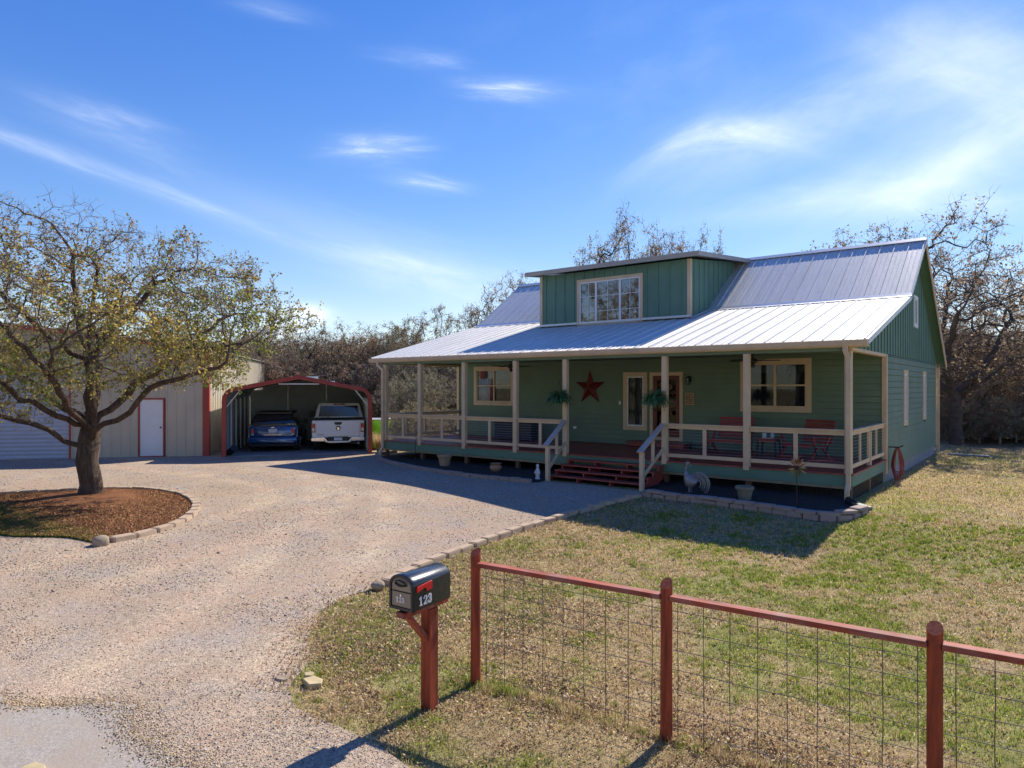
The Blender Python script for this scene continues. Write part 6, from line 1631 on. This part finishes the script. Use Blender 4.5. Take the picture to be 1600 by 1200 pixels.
def patch(px, py, ang, La, Lb, amp, seed, sx=3, sy=22, bend=0.0, lo=.42, hi=.75, soft=1.0):
    """wisp centred on one sky direction, long axis turned by ang, half lengths La, Lb (radians)"""
    c = direction(px, py); u0 = Vector((-c.y, c.x, 0)).normalized() * -1; v0 = u0.cross(c).normalized()
    if v0.z < 0: v0 = -v0
    a = rad(ang); U = u0 * math.cos(a) + v0 * math.sin(a); Vv = v0 * math.cos(a) - u0 * math.sin(a)
    u = dot(co, U); v = dot(co, Vv); f = dot(co, c)
    if bend: v = t.math('SUBTRACT', v, t.math('MULTIPLY', t.math('MULTIPLY', u, u), bend))
    cm = t.n('ShaderNodeCombineXYZ'); t.L.new(t.math('MULTIPLY', u, sx), cm.inputs[0]); t.L.new(t.math('MULTIPLY', v, sy), cm.inputs[1]); cm.inputs[2].default_value = seed
    nz = t.noise(cm.outputs[0], 1.0, 7, .62, .35)
    q = t.math('ADD', t.math('POWER', t.math('ABSOLUTE', t.math('DIVIDE', u, La)), 2.0), t.math('POWER', t.math('ABSOLUTE', t.math('DIVIDE', v, Lb)), 2.0))
    e = t.math('EXPONENT', t.math('MULTIPLY', q, -1.0))
    nn = t.n('ShaderNodeMapRange'); nn.interpolation_type = 'SMOOTHSTEP'; t.L.new(nz, nn.inputs[0]); nn.inputs[1].default_value = lo; nn.inputs[2].default_value = hi
    r_ = t.math('MULTIPLY', t.math('MULTIPLY', e, t.math('MULTIPLY_ADD', nn.outputs[0], 1 - .25 * soft, .25 * soft)), amp)
    return t.math('MULTIPLY', r_, t.math('GREATER_THAN', f, 0.0))
W = [patch(1120, 210, 4, .09, .020, .6, 1, 7, 26, bend=-2.2, lo=.3, hi=.7), patch(1280, 180, 14, .20, .050, .42, 2, 4, 12, lo=.3), patch(1500, 90, -38, .13, .045, .46, 3, 4, 10, lo=.3),
     patch(1500, 240, 20, .20, .040, .52, 4, 3, 11, lo=.3), patch(1540, 315, -5, .12, .020, .5, 5, 5, 20, lo=.3), patch(1380, 290, 3, .20, .024, .45, 6, 4, 15, lo=.3), patch(1600, 190, 10, .16, .11, .22, 13, 3, 7, lo=.3),
     patch(795, 140, -4, .055, .012, .75, 7, 9, 60), patch(590, 230, 4, .055, .016, .7, 8, 10, 50), patch(660, 285, -6, .05, .010, .5, 9, 9, 60), patch(660, 92, -3, .055, .012, .28, 10, 8, 40),
     patch(170, 272, -14, .24, .010, .36, 11, 5, 40, bend=-.1), patch(540, 372, -15, .26, .030, .42, 12, 3, 20, bend=.1), patch(170, 190, -10, .07, .02, .3, 14, 8, 40), patch(700, 440, -14, .16, .04, .35, 15, 5, 20), patch(430, 12, -3, .05, .010, .3, 16, 6, 30),
     patch(478, 492, 0, .028, .012, 1.3, 17, 30, 45, lo=.3, hi=.5), patch(440, 512, 0, .030, .014, 1.0, 18, 30, 45, lo=.3, hi=.5), patch(1050, 100, 10, .3, .12, .12, 19, 3, 7)]
s_ = W[0]
for q in W[1:]: s_ = t.math('ADD', s_, q)
s_ = t.math('MINIMUM', s_, .92)
hs = t.n('ShaderNodeHueSaturation'); hs.inputs['Saturation'].default_value = 1.33; hs.inputs['Hue'].default_value = .525; hs.inputs['Value'].default_value = 1.0; t.L.new(sky.outputs[0], hs.inputs['Color'])
den = t.n('ShaderNodeVectorMath'); den.operation = 'MULTIPLY_ADD'; t.L.new(hs.outputs[0], den.inputs[0]); den.inputs[1].default_value = (.085,) * 3; den.inputs[2].default_value = (.72,) * 3
dv_ = t.n('ShaderNodeVectorMath'); dv_.operation = 'DIVIDE'; t.L.new(hs.outputs[0], dv_.inputs[0]); t.L.new(den.outputs[0], dv_.inputs[1])
cl = t.mix(s_, dv_.outputs[0], (5.9, 6.4, 7.1))
t.L.new(cl, bg.inputs[0]); bg.inputs[1].default_value = .143
SC.view_settings.view_transform = 'Standard'; SC.view_settings.look = 'None'; SC.view_settings.exposure = .5; SC.view_settings.gamma = 1
SC.cycles.use_denoising = True; SC.cycles.max_bounces = 8; SC.cycles.transparent_max_bounces = 12; SC.cycles.sample_clamp_indirect = 8
SC.cycles.use_adaptive_sampling = True; SC.cycles.adaptive_threshold = .015
